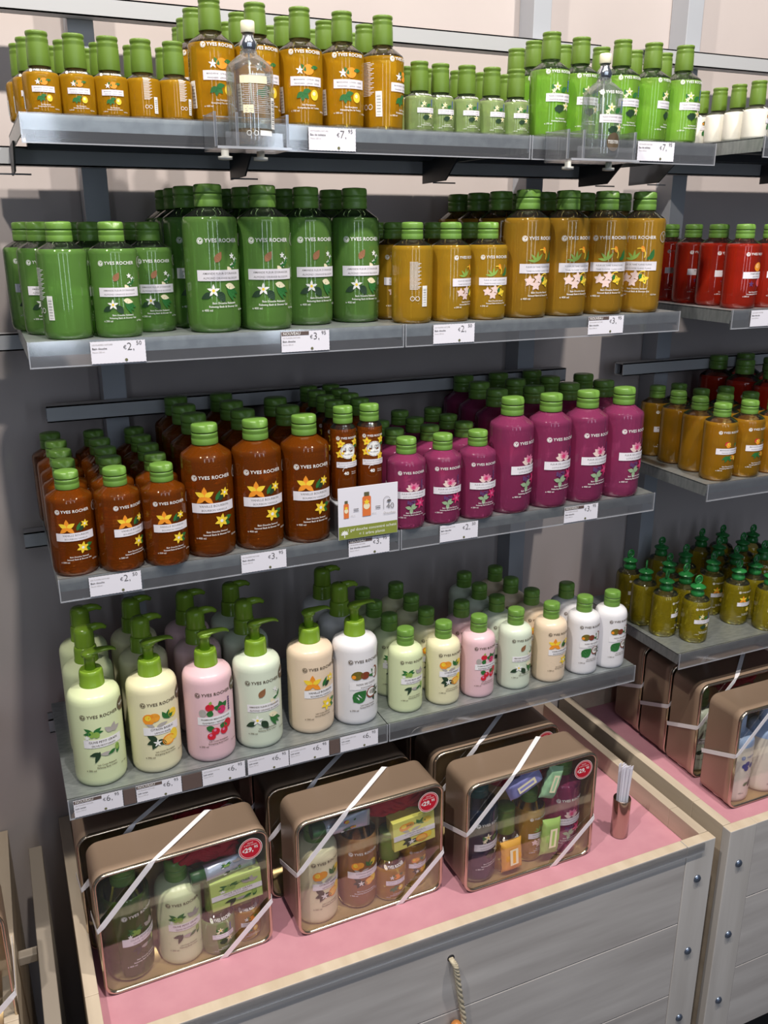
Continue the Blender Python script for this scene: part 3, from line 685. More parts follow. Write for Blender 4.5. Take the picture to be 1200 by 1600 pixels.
grid('lime100', Z1, [[(.788, 1.187), (.800, 1.25), (.808, 1.312)], [(.8485, 1.20), (.8585, 1.26)], [(.9155, 1.19), (.922, 1.25)], [(.973, 1.19), (.985, 1.25)], [(1.031, 1.187), (1.044, 1.25)]],
     'tall bright green blossom cologne bottle', 'tall green colognes on the top shelf', rots={(3, 0): .45})
grid('white50', .1372, [[(1.206, 1.205), (1.206, 1.248), (1.206, 1.291), (1.206, 1.334)], [(1.249, 1.205), (1.249, 1.248), (1.249, 1.291)]], 'small milky white bottle, right-hand rack', 'small white bottles on the right-hand rack', rots={(0, 0): .7, (0, 1): .6, (0, 2): .8})

grid({'*': 'almond200', (0, 0): 'almond200b'}, Z2, [[(.096, 1.195), (.077, 1.257), (.063, 1.319)], [(.157, 1.190), (.1385, 1.252), (.1305, 1.318)], [(.2095, 1.236), (.203, 1.302)]],
     'short green almond gel bottle', 'short green gels on the second shelf', rots={(0, 0): 2.0})
grid('almond400', Z2, [[(.283, 1.199), (.271, 1.271), (.272, 1.343), (.273, 1.415)], [(.356, 1.201), (.352, 1.273), (.349, 1.345)], [(.4285, 1.235), (.424, 1.308)], [(.504, 1.241), (.497, 1.314)]],
     'tall green almond gel bottle', 'tall green gels on the second shelf')
grid({'*': 'tiare200', (0, 0): 'tiare200b'}, Z2, [[(.572, 1.190), (.571, 1.252), (.574, 1.314)], [(.634, 1.190), (.638, 1.252)], [(.696, 1.190), (.701, 1.252)]],
     'short yellow ylang gel bottle', 'short yellow gels on the second shelf', rots={(0, 0): pi-.2, (1, 0): .45})
grid('tiare400', Z2, [[(.765, 1.193), (.762, 1.266), (.763, 1.338), (.765, 1.410)], [(.837, 1.193), (.843, 1.266), (.846, 1.338)], [(.9095, 1.193), (.9185, 1.266), (.925, 1.338)], [(.983, 1.193), (.992, 1.266), (.997, 1.338)]],
     'tall amber ylang gel bottle', 'tall amber gels on the second shelf', rots={(0, 0): .05, (1, 0): 0, (2, 0): -.35, (3, 0): -.85})
grid('red200', -.1356, [[(1.205, 1.196), (1.2065, 1.261), (1.210, 1.326), (1.214, 1.391)], [(1.268, 1.196), (1.271, 1.261), (1.274, 1.326)]], 'short red grapefruit bottle, right rack', 'red gels on the right-hand rack', rots={(0, 0): .15})

grid('vanilla200', Z3, [[(.072, 1.190), (.074, 1.251), (.075, 1.312), (.074, 1.373), (.070, 1.434)], [(.132, 1.181), (.1345, 1.2415), (.136, 1.302), (.1355, 1.3625), (.1335, 1.423)], [(.1925, 1.176), (.195, 1.2365), (.196, 1.297), (.1955, 1.3575), (.1945, 1.418)]],
     'short brown vanilla gel bottle', 'short vanilla gels on the third shelf', rots={(1, 0): .45, (2, 0): .1})
grid('vanilla400', Z3, [[(.2575, 1.192), (.2585, 1.264), (.2595, 1.336), (.262, 1.408)], [(.3295, 1.192), (.3315, 1.264), (.3335, 1.336), (.335, 1.408)], [(.402, 1.192), (.401, 1.264), (.4045, 1.337)]],
     'tall brown vanilla gel bottle', 'tall vanilla gels on the third shelf', rots={(0, 0): -.05, (1, 0): -.02, (2, 0): 0})
grid('lotus200', Z3, [[(.560, 1.180), (.569, 1.243), (.572, 1.306), (.574, 1.369)], [(.622, 1.180), (.6315, 1.243), (.635, 1.306), (.637, 1.369)], [(.684, 1.180), (.6935, 1.243), (.698, 1.306), (.701, 1.369)]],
     'short pink lotus gel bottle', 'short lotus gels on the third shelf')
grid('lotus400', Z3, [[(.7505, 1.188), (.7645, 1.260), (.7725, 1.333), (.7815, 1.406)], [(.8235, 1.188), (.8365, 1.260), (.8455, 1.333), (.8545, 1.406)], [(.896, 1.188), (.9085, 1.260), (.9185, 1.333), (.9275, 1.406)], [(.970, 1.188), (.9815, 1.260), (.9915, 1.333)]],
     'tall pink lotus gel bottle', 'tall lotus gels on the third shelf', rots={(0, 0): .35, (1, 0): .1, (2, 0): .1, (3, 0): .15})
grid('mango200', -.4411, [[(1.195, 1.190), (1.202, 1.254), (1.208, 1.319), (1.212, 1.384)], [(1.260, 1.190), (1.262, 1.254), (1.264, 1.319), (1.266, 1.384)], [(1.325, 1.190), (1.326, 1.254), (1.327, 1.319)]], 'mango gel bottle, right rack', 'mango gels on the right-hand rack', rots={(0, 1): .5, (0, 2): .5})
grid('mango400', -.4411, [[(1.395, 1.270), (1.395, 1.343), (1.395, 1.416)], [(1.469, 1.343), (1.469, 1.416)]], 'tall dark red gel bottle behind the mango bottles', 'tall red gels on the right-hand rack')

# concentrated gel bottles on a clear riser
def mini():
    root = bpy.data.objects.new('concentrate_bottle', None); COL.objects.link(root); root.empty_display_size = .02
    body(PMINI, L_BROWN, root, .1088, M_CLR, 32); flip_cap(root, .0145, .1165, .0245)
    a = Art(); R = .0192
    a.logo(-.015, .0965, .0030, K['w'], L_BROWN); a.text('YVES ROCHER', -.0105, .0952, .0043, K['w'], 'LEFT', .02)
    for x, y in ((-.011, .088), (-.012, .073), (.012, .090), (.010, .066)): a.flower(x, y, .0070, K['y'], 5, .6, K['o'])
    a.leaf(.010, .082, .008, .004, .5, K['g']); a.ell(0, .077, .0115, .0115, K['w'], n=24); a.ring(0, .077, .0108, .0005, K['ink'])
    a.text('I', -.004, .0765, .0085, K['ink'], bold=.01); a.ring(.0022, .0805, .0021, .0006, K['ink'], 10, -.4, pi); a.ring(.0058, .0805, .0021, .0006, K['ink'], 10, 0, pi+.4); a.line(.0002, .0800, .0040, .0755, .0006, K['ink']); a.line(.0078, .0800, .0040, .0755, .0006, K['ink'])
    a.text('my planet', 0, .0715, .0036, K['ink'])
    a.rect(-.0175, .0185, .0525, .0610, K['band'], 12); a.text('GEL DOUCHE CONCENTRÉ', 0, .0575, .0026, K['ink']); a.text('SHOWER CONCENTRATE', 0, .0540, .0023, K['ink'])
    a.text('40', -.003, .0415, .0070, K['w'], bold=.03); a.ring(-.004, .048, .0045, .0006, K['w'], 8, 1.0, 3.4); a.text('Douches', .009, .0445, .0024, K['w']); a.text('Showers', .009, .0418, .0024, K['w'])
    label_on(root, a, PMINI); PROTO['mini'] = root
mini()
r_ = MB(); r_.box(.440, .526, 1.166, 1.42, -.3920, -.3900, M_ACRE); r_.box(.440, .442, 1.166, 1.42, -.4418, -.3920, M_ACR); r_.box(.524, .526, 1.166, 1.42, -.4418, -.3920, M_ACR)
o = r_.build('clear_riser'); o.location.z += HC; tag(o, 'clear plastic riser under the slim concentrate bottles behind the promotion card', 'display stand')
grid('mini', -.3898, [[(.4615, 1.190), (.4655, 1.235), (.468, 1.280), (.470, 1.325), (.472, 1.370)], [(.5035, 1.190), (.507, 1.235), (.5085, 1.280), (.5095, 1.325), (.511, 1.370)]], 'slim brown concentrate gel bottle', 'slim concentrate bottles on the third shelf', jit=.03)

# promotion card
def promo():
    root = thing('promotion_card', 'white card with olive foot showing two bottles and 40 douches', 'sign', (.4375, 1.1525, -.4420))
    w, h = .0955, .0795
    MB().box(0, w, -.0006, .0006, 0, h, M_CARD).build('card', root)
    MB().box(w*.15, w*.85, .0008, .012, 0, .0015, M_ACRE).build('foot', root)
    a = Art(); a.rect(.0004, w-.0004, .0004, .0200, M_OLIVE)
    a.text('1 gel douche concentré acheté', w*.56, .0120, .0064, K['w']); a.text('= 1 arbre planté', w*.56, .0045, .0064, K['w'])
    a.line(.0095, .003, .0095, .011, .0013, K['w'])
    for t in (0, .5, 1.0, 1.57, 2.1, 2.6, 3.14): a.leaf(.0095, .0085, .0065, .0026, t, K['w'])
    def bot(x, y, hh, ww):
        m = C('promo_orange', 226, 120, 60); a.rect(x-ww/2, x+ww/2, y, y+hh*.78, m); a.ell(x, y+hh*.78, ww/2, hh*.07, m); a.rect(x-ww*.3, x+ww*.3, y+hh*.83, y+hh, C('promo_cap', 96, 92, 62)); a.ell(x, y+hh*.42, ww*.38, hh*.14, K['cr']); a.flower(x, y+hh*.58, ww*.35, K['y'], 5, .6)
    bot(.0125, .0330, .0270, .0080); bot(.0450, .0330, .0370, .0135)
    for x in (.0240, .0590):
        a.rect(x, x+.0080, .0455, .0465, K['ink']); a.rect(x, x+.0080, .0425, .0435, K['ink'])
    a.text('100 ml', .0190, .0350, .0026, K['gy'], 'LEFT'); a.text('400 ml', .0530, .0350, .0026, K['gy'], 'LEFT')
    a.text('40', .0830, .0400, .0130, K['ink'], bold=-.01); a.text('Douches', .0820, .0320, .0055, K['gy'])
    a.ring(.0775, .0540, .0055, .0005, K['ink'], 14, .3, pi); a.line(.0722, .0540, .0722, .0400, .0005, K['ink']); a.ell(.0810, .0525, .0034, .0020, K['ink'])
    mb = MB(); a.flat(mb, -.0006, .0002); mb.build('printing', root)
promo()

# lotions
LC = {'olive': (214, 224, 180), 'lemon': (230, 224, 186), 'rasp': (230, 192, 200), 'almond': (212, 222, 202), 'vanilla': (230, 208, 182), 'coco': (228, 226, 230)}
NM = {'olive': 'pale green olive', 'lemon': 'cream yellow lemon basil', 'rasp': 'pink raspberry', 'almond': 'pale almond', 'vanilla': 'beige vanilla', 'coco': 'white coconut'}
PX = {'olive': [(.076, 1.208), (.077, 1.288), (.079, 1.366)], 'lemon': [(.158, 1.208), (.160, 1.290), (.158, 1.368)], 'rasp': [(.240, 1.203), (.244, 1.284), (.244, 1.362)], 'almond': [(.3185, 1.208), (.323, 1.288), (.322, 1.366)],
      'vanilla': [(.408, 1.214)], 'coco': [(.4835, 1.209), (.489, 1.290), (.487, 1.368)]}
for f in LC:
    pump('p_'+f, f, LC[f]); pump('q_'+f, f, LC[f], True, False)
    for i, (x, y) in enumerate(PX[f]):
        rz = (random.uniform(-.05, .12) if i == 0 else random.uniform(-.1, .15)) 
        lab = f'large {NM[f]} lotion pump bottle, ' + ['front row', 'second from front, pump head closed', 'back row, pump head closed'][i]
        o = put(('p_' if i == 0 else 'q_')+f, x, y, Z4, rz, lab, 'pump lotions on the lowest shelf')
for f in LC: lotion('l_'+f, f, LC[f])
LX = [('olive', (.572, 1.203), ORD), ('lemon', (.6415, 1.200), ORD), ('rasp', (.708, 1.197), ORD), ('almond', (.7815, 1.196), ORD), ('vanilla', (.8525, 1.192), ORD), ('coco', (.9235, 1.192), ORD), ('coco', (.9835, 1.191), ORD)]
ROWS = {0: [(.570, 1.264), (.568, 1.325), (.571, 1.386)], 1: [(.639, 1.261), (.640, 1.323), (.638, 1.385)], 2: [(.7095, 1.262)], 3: [(.779, 1.257), (.778, 1.318), (.780, 1.380)], 4: [(.853, 1.257), (.847, 1.319), (.850, 1.382)], 5: [(.929, 1.256)], 6: []}
for i, (f, (x, y), _) in enumerate(LX):
    tail = ' left' if i == 5 else (' rightmost' if i == 6 else '')
    nm = NM[f]
    w = f'small {nm} lotion bottle'
    put('l_'+f, x, y, Z4, random.uniform(-.08, .08), w+(', front row, second from right end' if i == 5 else ', front row, at right end of shelf' if i == 6 else ', front row'), 'small lotions on the lowest shelf')
    for j, (xx, yy) in enumerate(ROWS[i]):
        put('l_'+f, xx, yy, Z4, random.uniform(-.1, .1), w+', '+ORD[j+2]+' bottle back from the front', 'small lotions on the lowest shelf')

# oils
oil('oil_a', 'neroli', L_OIL); oil('oil_b', 'vanilla', L_OIL)
grid({'*': 'oil_a', 1: 'oil_b', 2: 'oil_b', 3: 'oil_b', 4: 'oil_b'}, -.7740, [[(1.200, 1.204), (1.222, 1.262), (1.232, 1.322)], [(1.335, 1.235), (1.322, 1.292), (1.300, 1.350), (1.285, 1.408)], [(1.372, 1.186), (1.388, 1.243), (1.392, 1.300), (1.400, 1.358), (1.405, 1.416)], [(1.470, 1.300), (1.468, 1.358), (1.466, 1.416)], [(1.530, 1.330), (1.530, 1.390)]],
     'round yellow oil bottle with ring top', 'oil bottles on the right-hand rack', rots={(0, 0): -.1})
grid('oil_a', -.7740, [[(1.163, 1.250), (1.160, 1.308), (1.172, 1.372)]], 'yellow oil bottle at left edge of its shelf', 'oil bottles at the shelf edge of the right-hand rack', rots={(0, 0): .5, (0, 1): .8})

# ================================================================== testers on the top shelf
GLASS = clear('tester_glass', rgb=(246, 250, 246), alpha=.3, rough=.03, haze=.06)
def tester(x, label, tw, fill, art):
    z0 = .0925; r = .0275; y = 1.122
    root = thing('tester_bottle', label, 'bottle', (x, y, z0))
    m = MB(); pr = [(0, .004), (.018, .004), (.0240, .0002), (.0262, .0012), (.0270, .005), (.0278, .05), (.0278, .082), (.0270, .086), (.0255, .0885), (.0130, .0985), (.0105, .0995), (.0100, .103), (0, .103)]
    m.lathe(pr, GLASS, 36); m.build('body', root)
    q = MB(); q.lathe([(0, .006), (.0240, .006), (.0255, .010), (.0258, fill), (0, fill)], tw, 30); q.build('remaining_cologne', root)
    s = MB(); s.lathe([(.0085, .1030), (.0098, .1050), (.0108, .1090), (.0100, .1135), (.0070, .1170), (.0064, .1230), (0, .123)], M_BOLTS, 24); s.build('spray_collar', root)
    c = MB(); c.lathe([(.0078, .1225), (.0082, .1230), (.0082, .1340), (.0074, .1352), (0, .1352)], C('spray_cap', 240, 236, 206), 24); c.build('spray_cap', root)
    t = MB(); t.tube([(0, 0, .104), (.001, 0, .06), (.004, 0, .012)], .0011, C('dip_tube', 226, 230, 226), 6); t.build('dip_tube', root)
    label_on(root, art, pr)
    return root
M_BOLTS = plain('bright_collar', (206, 210, 220), .15, .95)
a = Art()
for i in range(20): a.rect(-.019+.003*(i % 2), .018-.004*((i*3) % 4)/2, .074-i*.0021, .0747-i*.0021, K['gy'], 6)
a.rect(-.021, .012, .066, .074, K['cr'], 6); a.rect(-.018, -.006, .034, .043, K['cr'], 2); a.rect(.018, .027, .018, .052, K['w'], 3)
for i in range(13): a.rect(.0195, .0255, .0205+i*.0023, .0213+i*.0023+.0006*((i*3) % 2), K['ink'], 2)
a.ring(-.012, .0125, .0028, .0006, K['w']); a.ring(-.004, .0125, .0028, .0006, K['w']); a.rect(.001, .018, .0100, .0155, K['w'], 3)
tester(.3235, 'clear tester bottle with barcode, little orange liquid, left plastic holder', liquid('tester_orange', (240, 200, 120), .18, tint=(252, 226, 160)), .018, a).rotation_euler = (0, 0, .05)
a = Art(); a2 = front_art('neroli', 'cologne', .78, .050, '100 ml', '3.3 fl.oz', .0278, liq=GLASS)
a.items = a2.items; a.layer = a2.layer; a.items = [(v, f, m, l) for v, f, m, l in a.items if max(q for p, q in v) > .034]; a.ell(.003, .020, .0112, .0122, K['br'], n=24); a.text('TESTER', .003, .0180, .0060, K['w'], bold=.01)
tester(.835, 'clear nearly empty tester bottle with brown TESTER dot, right plastic holder', liquid('tester_green', (226, 240, 214), .12, tint=(240, 250, 232)), .012, a)
def holder(x0, x1, label):
    z = .0868; m = MB(); y0, y1 = 1.088, 1.1545; t = .0022; h = .040
    m.box(x0, x1, y0, y1, z, z+t, M_ACR)
    m.box(x0, x0+t, y0+.010, y1, z+t, z+h, M_ACR); m.box(x1-t, x1, y0+.010, y1, z+t, z+h, M_ACR); m.box(x0+.026, x0+.026+t, y0+.010, y1, z+t, z+h, M_ACR)
    m.box(x0, x1, y1-t, y1, z+t, z+h, M_ACR); m.box(x0+.01, x1-.01, y0, y0+t, z+t, z+h*.45, M_ACR)
    root = thing('tester_holder', label, 'holder', (0, 0, 0)); m.build('tray', root)
    e = MB()
    for xx in (x0, x1-t, x0+.026): e.box(xx-.0003, xx+t+.0003, y0+.010, y0+.0125, z+t, z+h, M_ACRE)
    e.box(x0, x1, y0-.0004, y0+.0012, z-.0003, z+t+.0003, M_ACRE); e.box(x0, x1, y1-t, y1, z+h, z+h+.0012, M_ACRE); e.build('tray_edge', root)
    for xx in (x0+.016, x1-.030):
        MB().lathe([(.004, z-.011), (.0085, z-.0105), (.0085, z-.007), (.0045, z-.0065), (.0045, z-.0002), (0, z-.0001)], C('milky_plastic', 214, 214, 208), 20, off=(xx, y0+.03, 0)).build('foot', root)
holder(.272, .362, 'clear plastic tester holder clipped below the orange colognes')
holder(.764, .880, 'clear plastic tester holder clipped below the green colognes')

# ================================================================== display crates
ZT = -1.033; ZP = -1.073; ZB = -1.53; YF = .965
def crate(x0, x1, label, rope=None, strip=None, bolts_left=True):
    root = thing('display_crate', label, 'crate', (0, 0, 0))
    t = .020; pw = .0635; yb = YW-.004
    zz = [ZT-.0005, -1.1995, -1.3650, ZB]
    for i in range(3):
        MB().box(x0+pw+.0006, x1-pw-.0006, YF+.0010, YF+t, zz[i+1]+.0012, zz[i]-.0003, M_WOODF, M_WOODT if i == 0 else None).build('front_plank', root, bevel=.0012)
    for a, b, bx in ((x0, x0+pw, x0+.0300), (x1-pw, x1, x1-.0330)):
        post = MB().box(a, b, YF, YF+t, ZB, ZT, M_WOODV, M_WOODT).build('corner_post', root, bevel=.0015)
        for z in (-1.110, -1.2715, -1.430):
            MB().lathe([(.0078, 0), (.0076, .0010), (.0066, .0032), (.0042, .0046), (0, .0052)], M_BOLT, 20, fn=lambda p, a, r, zq: (p[0], -zq, p[1]), off=(bx, YF+.0002, z)).build('bolt', post)
    for a, b in ((x0+.001, x0+t), (x1-t, x1-.001)):
        for y0, y1 in ((YF+t+.0006, 1.062), (1.0626, yb)):
            MB().box(a, b, y0, y1, ZB, ZT, M_WOODS).build('side_rail', root, bevel=.001)
    MB().box(x0+t, x1-t, yb-t, yb, ZB, ZT, M_WOODS).build('back_rail', root)
    MB().box(x0+t+.0005, x1-t-.0005, YF+t+.0005, yb-t-.0005, ZP-.012, ZP, M_PINK).build('pink_base_board', root)
    MB().box(x0+.03, x1-.03, YF+.05, yb-.03, -HC+.001, ZB, M_PLINTH).build('plinth', root)
    if rope:
        x = rope
        pts = [(x, YF+.004, -1.0905), (x+.0005, YF-.006, -1.0915), (x+.003, YF-.010, -1.098), (x+.0065, YF-.009, -1.118), (x+.012, YF-.0075, -1.150), (x+.018, YF-.006, -1.185), (x+.023, YF-.006, -1.215), (x+.021, YF-.0075, -1.240), (x+.008, YF-.0115, -1.250)]
        from mathutils import Vector
        sm = []
        for i in range(len(pts)-1):
            for k in range(10): sm.append(Vector(pts[i]).lerp(Vector(pts[i+1]), k/10))
        sm.append(Vector(pts[-1])); rp = MB(); MR = noisy('hemp_rope', (176, 164, 140), (206, 196, 172), 260, .9, bump=.5)
        for s in range(3):
            q = []
            for i, p in enumerate(sm):
                a = i*.55+s*2.094; q.append((p.x+.0024*cos(a), p.y+.0024*sin(a), p.z))
            rp.tube(q, .0026, MR, 8)
        rope_ob = rp.build('rope', root)
        bd = MB(); MW = noisy('honey_wood_bead', (190, 122, 60), (206, 140, 76), 60, .4)
        bd.lathe([(0, -.017), (.006, -.016), (.0095, -.010), (.0105, 0), (.0095, .010), (.006, .016), (0, .017)], MW, 24, off=(x+.0060, YF-.0125, -1.2255)); bd.build('wooden_toggle', rope_ob)
        MB().lathe([(.0062, 0), (.0062, .0006), (0, .0006)], M_PLINTH, 20, fn=lambda p, a, r, zq: (p[0], -zq, p[1]), off=(x, YF+.0011, -1.0898)).build('rope_hole', root)
    if strip:
        MB().box(strip[0], strip[1], YF-.0035, YF-.0020, ZT-.0180, ZT-.0005, M_ACR).build('clear_front_strip', root)
        MB().box(strip[0], strip[1], YF-.0036, YF-.0019, ZT-.0185, ZT-.0180, M_ACRE).build('strip_edge', root)
    return root
M_WOODS = noisy('pale_wood_side', (186, 170, 150), (210, 194, 172), 7, .6, 0, (3, .5, 3), bump=.1)
crate(.0085, 1.0725, 'whitewashed plank crate with rope handle, pink top and gift tins', rope=.5422, strip=(.075, 1.045))
crate(1.107, 2.2, 'second whitewashed plank crate, at the right edge, pink top')
crate(-1.1, -.0760, 'whitewashed plank crate at the left edge of the picture')

m_ = MB(); m_.box(-.0460, -.0240, .93, 1.44, -1.060, -1.040, M_FRAME); m_.box(-.0460, -.0240, .93, .95, -HC+.001, -1.060, M_FRAME); m_.box(-.0460, -.0240, 1.42, 1.44, -HC+.001, -1.060, M_FRAME); m_.box(-.0745, -.0460, 1.205, 1.222, -1.075, -1.060, M_FRAME)
fixture('side_frame', 'low grey-brown metal frame standing in the gap between two crates', 'frame', m_, .0015)
# ================================================================== gift tins
def rrect(x0, x1, z0, z1, r, n=6):
    p = []
    for cx, cz, a0 in ((x1-r, z0+r, -pi/2), (x1-r, z1-r, 0), (x0+r, z1-r, pi/2), (x0+r, z0+r, pi)):
        for i in range(n+1): t = a0+pi/2*i/n; p.append((cx+r*cos(t), cz+r*sin(t)))
    return p
TW, TH, TD, TR = .256, .211, .084, .020
TINWIN = clear('tin_window', alpha=.04, rough=.05, haze=.005, refl=.16)
def make_tin():
    root = bpy.data.objects.new('gift_tin', None); COL.objects.link(root); root.empty_display_size = .03
    def loft(rings, mat, smooth=True, closeb=False):
        m = MB(); n = len(rings[0][0]); v = []
        for pts, y in rings: v += [(a, y, b) for a, b in pts]
        f = []
        for i in range(len(rings)-1):
            for k in range(n): f.append((i*n+k, i*n+(k+1) % n, (i+1)*n+(k+1) % n, (i+1)*n+k))
        if closeb: f.append(tuple(range((len(rings)-1)*n, len(rings)*n)))
        return m.add(v, f, mat, smooth)
    R = lambda ins, r=TR: rrect(ins, TW-ins, ins, TH-ins, max(r-ins, .004))
    # shell: outside front to back, back plate, inner skin
    m = loft([(R(.0022), .0035), (R(.0010), .0045), (R(.0), .0065), (R(.0), .020), (R(.0012), .0210), (R(.0012), TD-.004), (R(.003), TD-.001), (R(.006), TD)], M_TIN, True, True)
    m.build('shell', root)
    n_ = loft([(R(.0034), .0040), (R(.0034), TD-.006)], M_GOLD, True, True); n_.build('lining', root)
    rim = loft([(R(.0), .0060), (R(-.0008), .0035), (R(.0), .0008), (R(.0018), -.0004), (R(.0040), .0010), (R(.0046), .0040)], M_RIM); rim.build('rim', root)
    w = MB(); pts = R(.0042); w.add([(a, .0030, b) for a, b in pts]+[(a, .0036, b) for a, b in pts], [tuple(range(len(pts))), tuple(reversed(range(len(pts), 2*len(pts))))], TINWIN); w.build('window', root)
    return root
def ribbons(root, stick=True, w=.0085):
    """two ribbon bands running round opposite corners"""
    def band(path, name='ribbon'):
        m = MB(); v = []
        for (c, d) in path: v += [tuple(c[i]-d[i]*w/2 for i in range(3)), tuple(c[i]+d[i]*w/2 for i in range(3))]
        o = .0006
        n = len(path); f = [(2*i, 2*i+1, 2*i+3, 2*i+2) for i in range(n-1)]
        m.add(v, f, M_RIB); ob = m.build(name, root); sd = ob.modifiers.new('thick', 'SOLIDIFY'); sd.thickness = .0006; sd.offset = 0; return ob
    k = .7071; e = .0014
    band([((-e, TD, .085), (0, .25, .97)), ((-e, .004, .118), (0, .25, .97)), ((-e+.0005, -.0008, .121), (-k*.3, 0, k*1.2)), ((.006, -e-.0004, .128), (-k, 0, k)), ((.078, -e-.0004, .206), (-k, 0, k)), ((.084, -.0006, TH+.0012), (-1.1, -.1, 0)), ((.096, .008, TH+e), (-1.0, .35, 0)), ((.185, TD-.004, TH+e), (-.85, .5, 0)), ((.192, TD+e, TH-.006), (-1, 0, 0))])
    band([((TW+e, TD, .098), (0, -.2, .97)), ((TW+e, .004, .080), (0, -.2, .97)), ((TW+.0008, -.0008, .078), (-k*.3, 0, k*1.2)), ((TW-.006, -e-.0004, .072), (-k, 0, k)), ((TW-.078, -e-.0004, .004), (-k, 0, k)), ((TW-.083, .0, -.0006), (-1.0, 0, 0)), ])
def sticker(root, x=None):
    x = TW-.028; z = TH-.030
    a = Art(); a.ell(x, z, .0185, .0185, K['w'], n=30); a.ell(x, z, .0176, .0176, M_RED, n=30); a.ring(x, z, .0160, .0006, K['w'], 30)
    a.text('OLIVE', x, z+.0095, .0034, K['w']); a.text('& PETIT GRAIN', x, z+.0058, .0030, K['w']) ; a.text('€', x-.0130, z-.0038, .0064, K['w'], 'LEFT', .02); a.text('29,', x-.0092, z-.0050, .0112, K['w'], 'LEFT', .03); a.text('95', x+.0054, z-.0004, .0064, K['w'], 'LEFT', .02)
    mb = MB(); a.flat(mb, .0028, .0003); mb.build('price_sticker', root)
tin0 = make_tin()
TINS = [
 # x, y(front), rz, sticker, label
 (.0385, 1.088, .03, True, 'gift tin with red 29,95 sticker, leftmost in front, white lotion bottle inside'),
 (.3340, 1.083, .02, True, 'gift tin with red 29,95 sticker, middle one in front, yellow soap box inside'),
 (.6190, 1.060, 0, True, 'gift tin with red 29,95 sticker, right one in front, purple bottle inside'),
 (.0270, 1.184, .03, True, 'gift tin directly behind the leftmost front tin, red netting at its top'),
 (.3180, 1.180, .02, False, 'gift tin directly behind the middle front tin, half under the shelf'),
 (.6100, 1.163, 0, True, 'gift tin directly behind the right front tin, half under the shelf'),
 (.3150, 1.272, .02, False, 'gift tin at the back under the shelf, third deep in the middle'),
 (.6080, 1.257, 0, False, 'gift tin at the back under the shelf, third deep beside the crate edge'),
 (1.1930, 1.0526, 0, False, 'gift tin on the right crate, frontmost, pale blue bottles inside'),
 (1.1990, 1.1600, 0, False, 'gift tin on the right crate, second from front, green bottle inside'),
 (1.2030, 1.2500, 0, False, 'gift tin on the right crate, third from front, only its left side seen'),
 (1.2070, 1.3400, 0, False, 'gift tin on the right crate, furthest back, only its left side seen'),
 (-.3330, 1.0700, 0, False, 'gift tin at the left edge of the picture on the left crate'),
]
for i, (x, y, rz, st, lab) in enumerate(TINS):
    if i == 0: r = tin0; r.location = (x, y, ZP+HC+.0006); r.rotation_euler = (0, 0, rz); r['label'] = lab
    else: r = dup(tin0, (x, y, ZP+.0006), rz, lab, skip=('ribbon', 'price_sticker'))
    r['category'] = 'tin'; r['group'] = 'ribboned gift tins'
for r in [o for o in list(COL.objects) if o.parent is None and o.name.split('.')[0] == 'gift_tin']:
    ribbons(r)
    if r['label'] in [t[4] for t in TINS if t[3]]: sticker(r)

# what stands inside the tins
IN = 'things inside the gift tins'
def inside(x, y, rz, u, d): return (x+u*cos(rz)-d*sin(rz), y+u*sin(rz)+d*cos(rz))
ZI = ZP+.0045
gel('olive400', 'olive', True, liquid('olive_gel', (104, 140, 50), 0.5, tint=(160, 186, 100)))
gel('lemon200t', 'lemon', False, L_YELLOW); gel('lemon400', 'lemon', True, liquid('honey_gel', (226, 166, 100), 0.6, tint=(240, 196, 140)))
gel('lav400', 'neroli', True, liquid('blue_gel', (60, 84, 124), 0.45, tint=(120, 140, 170)), capmat=plain('dark_teal_cap', (30, 80, 76), .35))
def put_in(key, t, u, d, rz, label, z=0, sc=1.0, name=None):
    x, y, r0 = TINS[t][0], TINS[t][1], TINS[t][2]; px, py = inside(x, y, r0, u, d)
    o = put(key, px, py, ZI+z, rz, label, IN); o.scale = (sc, sc, sc)
    if name: o.name = name
    return o
put_in('olive400', 0, .045, .044, .5, 'green olive gel bottle inside the leftmost front tin')
put_in('l_olive', 0, .122, .042, .05, 'pale olive lotion bottle in the middle of the leftmost front tin', sc=1.18)
put_in('lime50', 0, .176, .030, .1, 'small green spray bottle inside the leftmost front tin', sc=1.35)
put_in('orange50', 0, .222, .036, .1, 'small amber bottle at the right inside the leftmost front tin', sc=1.25)
put_in('l_lemon', 1, .045, .044, .25, 'cream lemon lotion bottle at the left of the middle tin', sc=1.22)
put_in('lemon400', 1, .118, .044, .0, 'honey lemon gel bottle inside the middle front tin', sc=.93)
put_in('orange50', 1, .172, .034, .0, 'small bright orange bottle inside the middle front tin', sc=1.4)
put_in('lemon200t', 1, .220, .042, .1, 'short yellow bottle under the soap box, middle front tin', sc=.78)
put_in('lav400', 2, .043, .044, .25, 'dark blue lavender bottle at the left of the right front tin')
put_in('orange50', 2, .098, .040, .1, 'small orange bottle inside the right front tin', sc=1.35)
put_in('tiare200', 2, .150, .048, .3, 'amber bottle between the sachets of the right front tin', sc=.98)
put_in('lotus400', 2, .213, .044, .0, 'purple-pink lotus bottle at the right of the right front tin', sc=.99)
put_in('l_almond', 9, .040, .044, .1, 'pale almond lotion bottle inside the second tin on the right crate', sc=1.2)
MBL = plain('sky_blue_bottle', (176, 200, 236), .3)
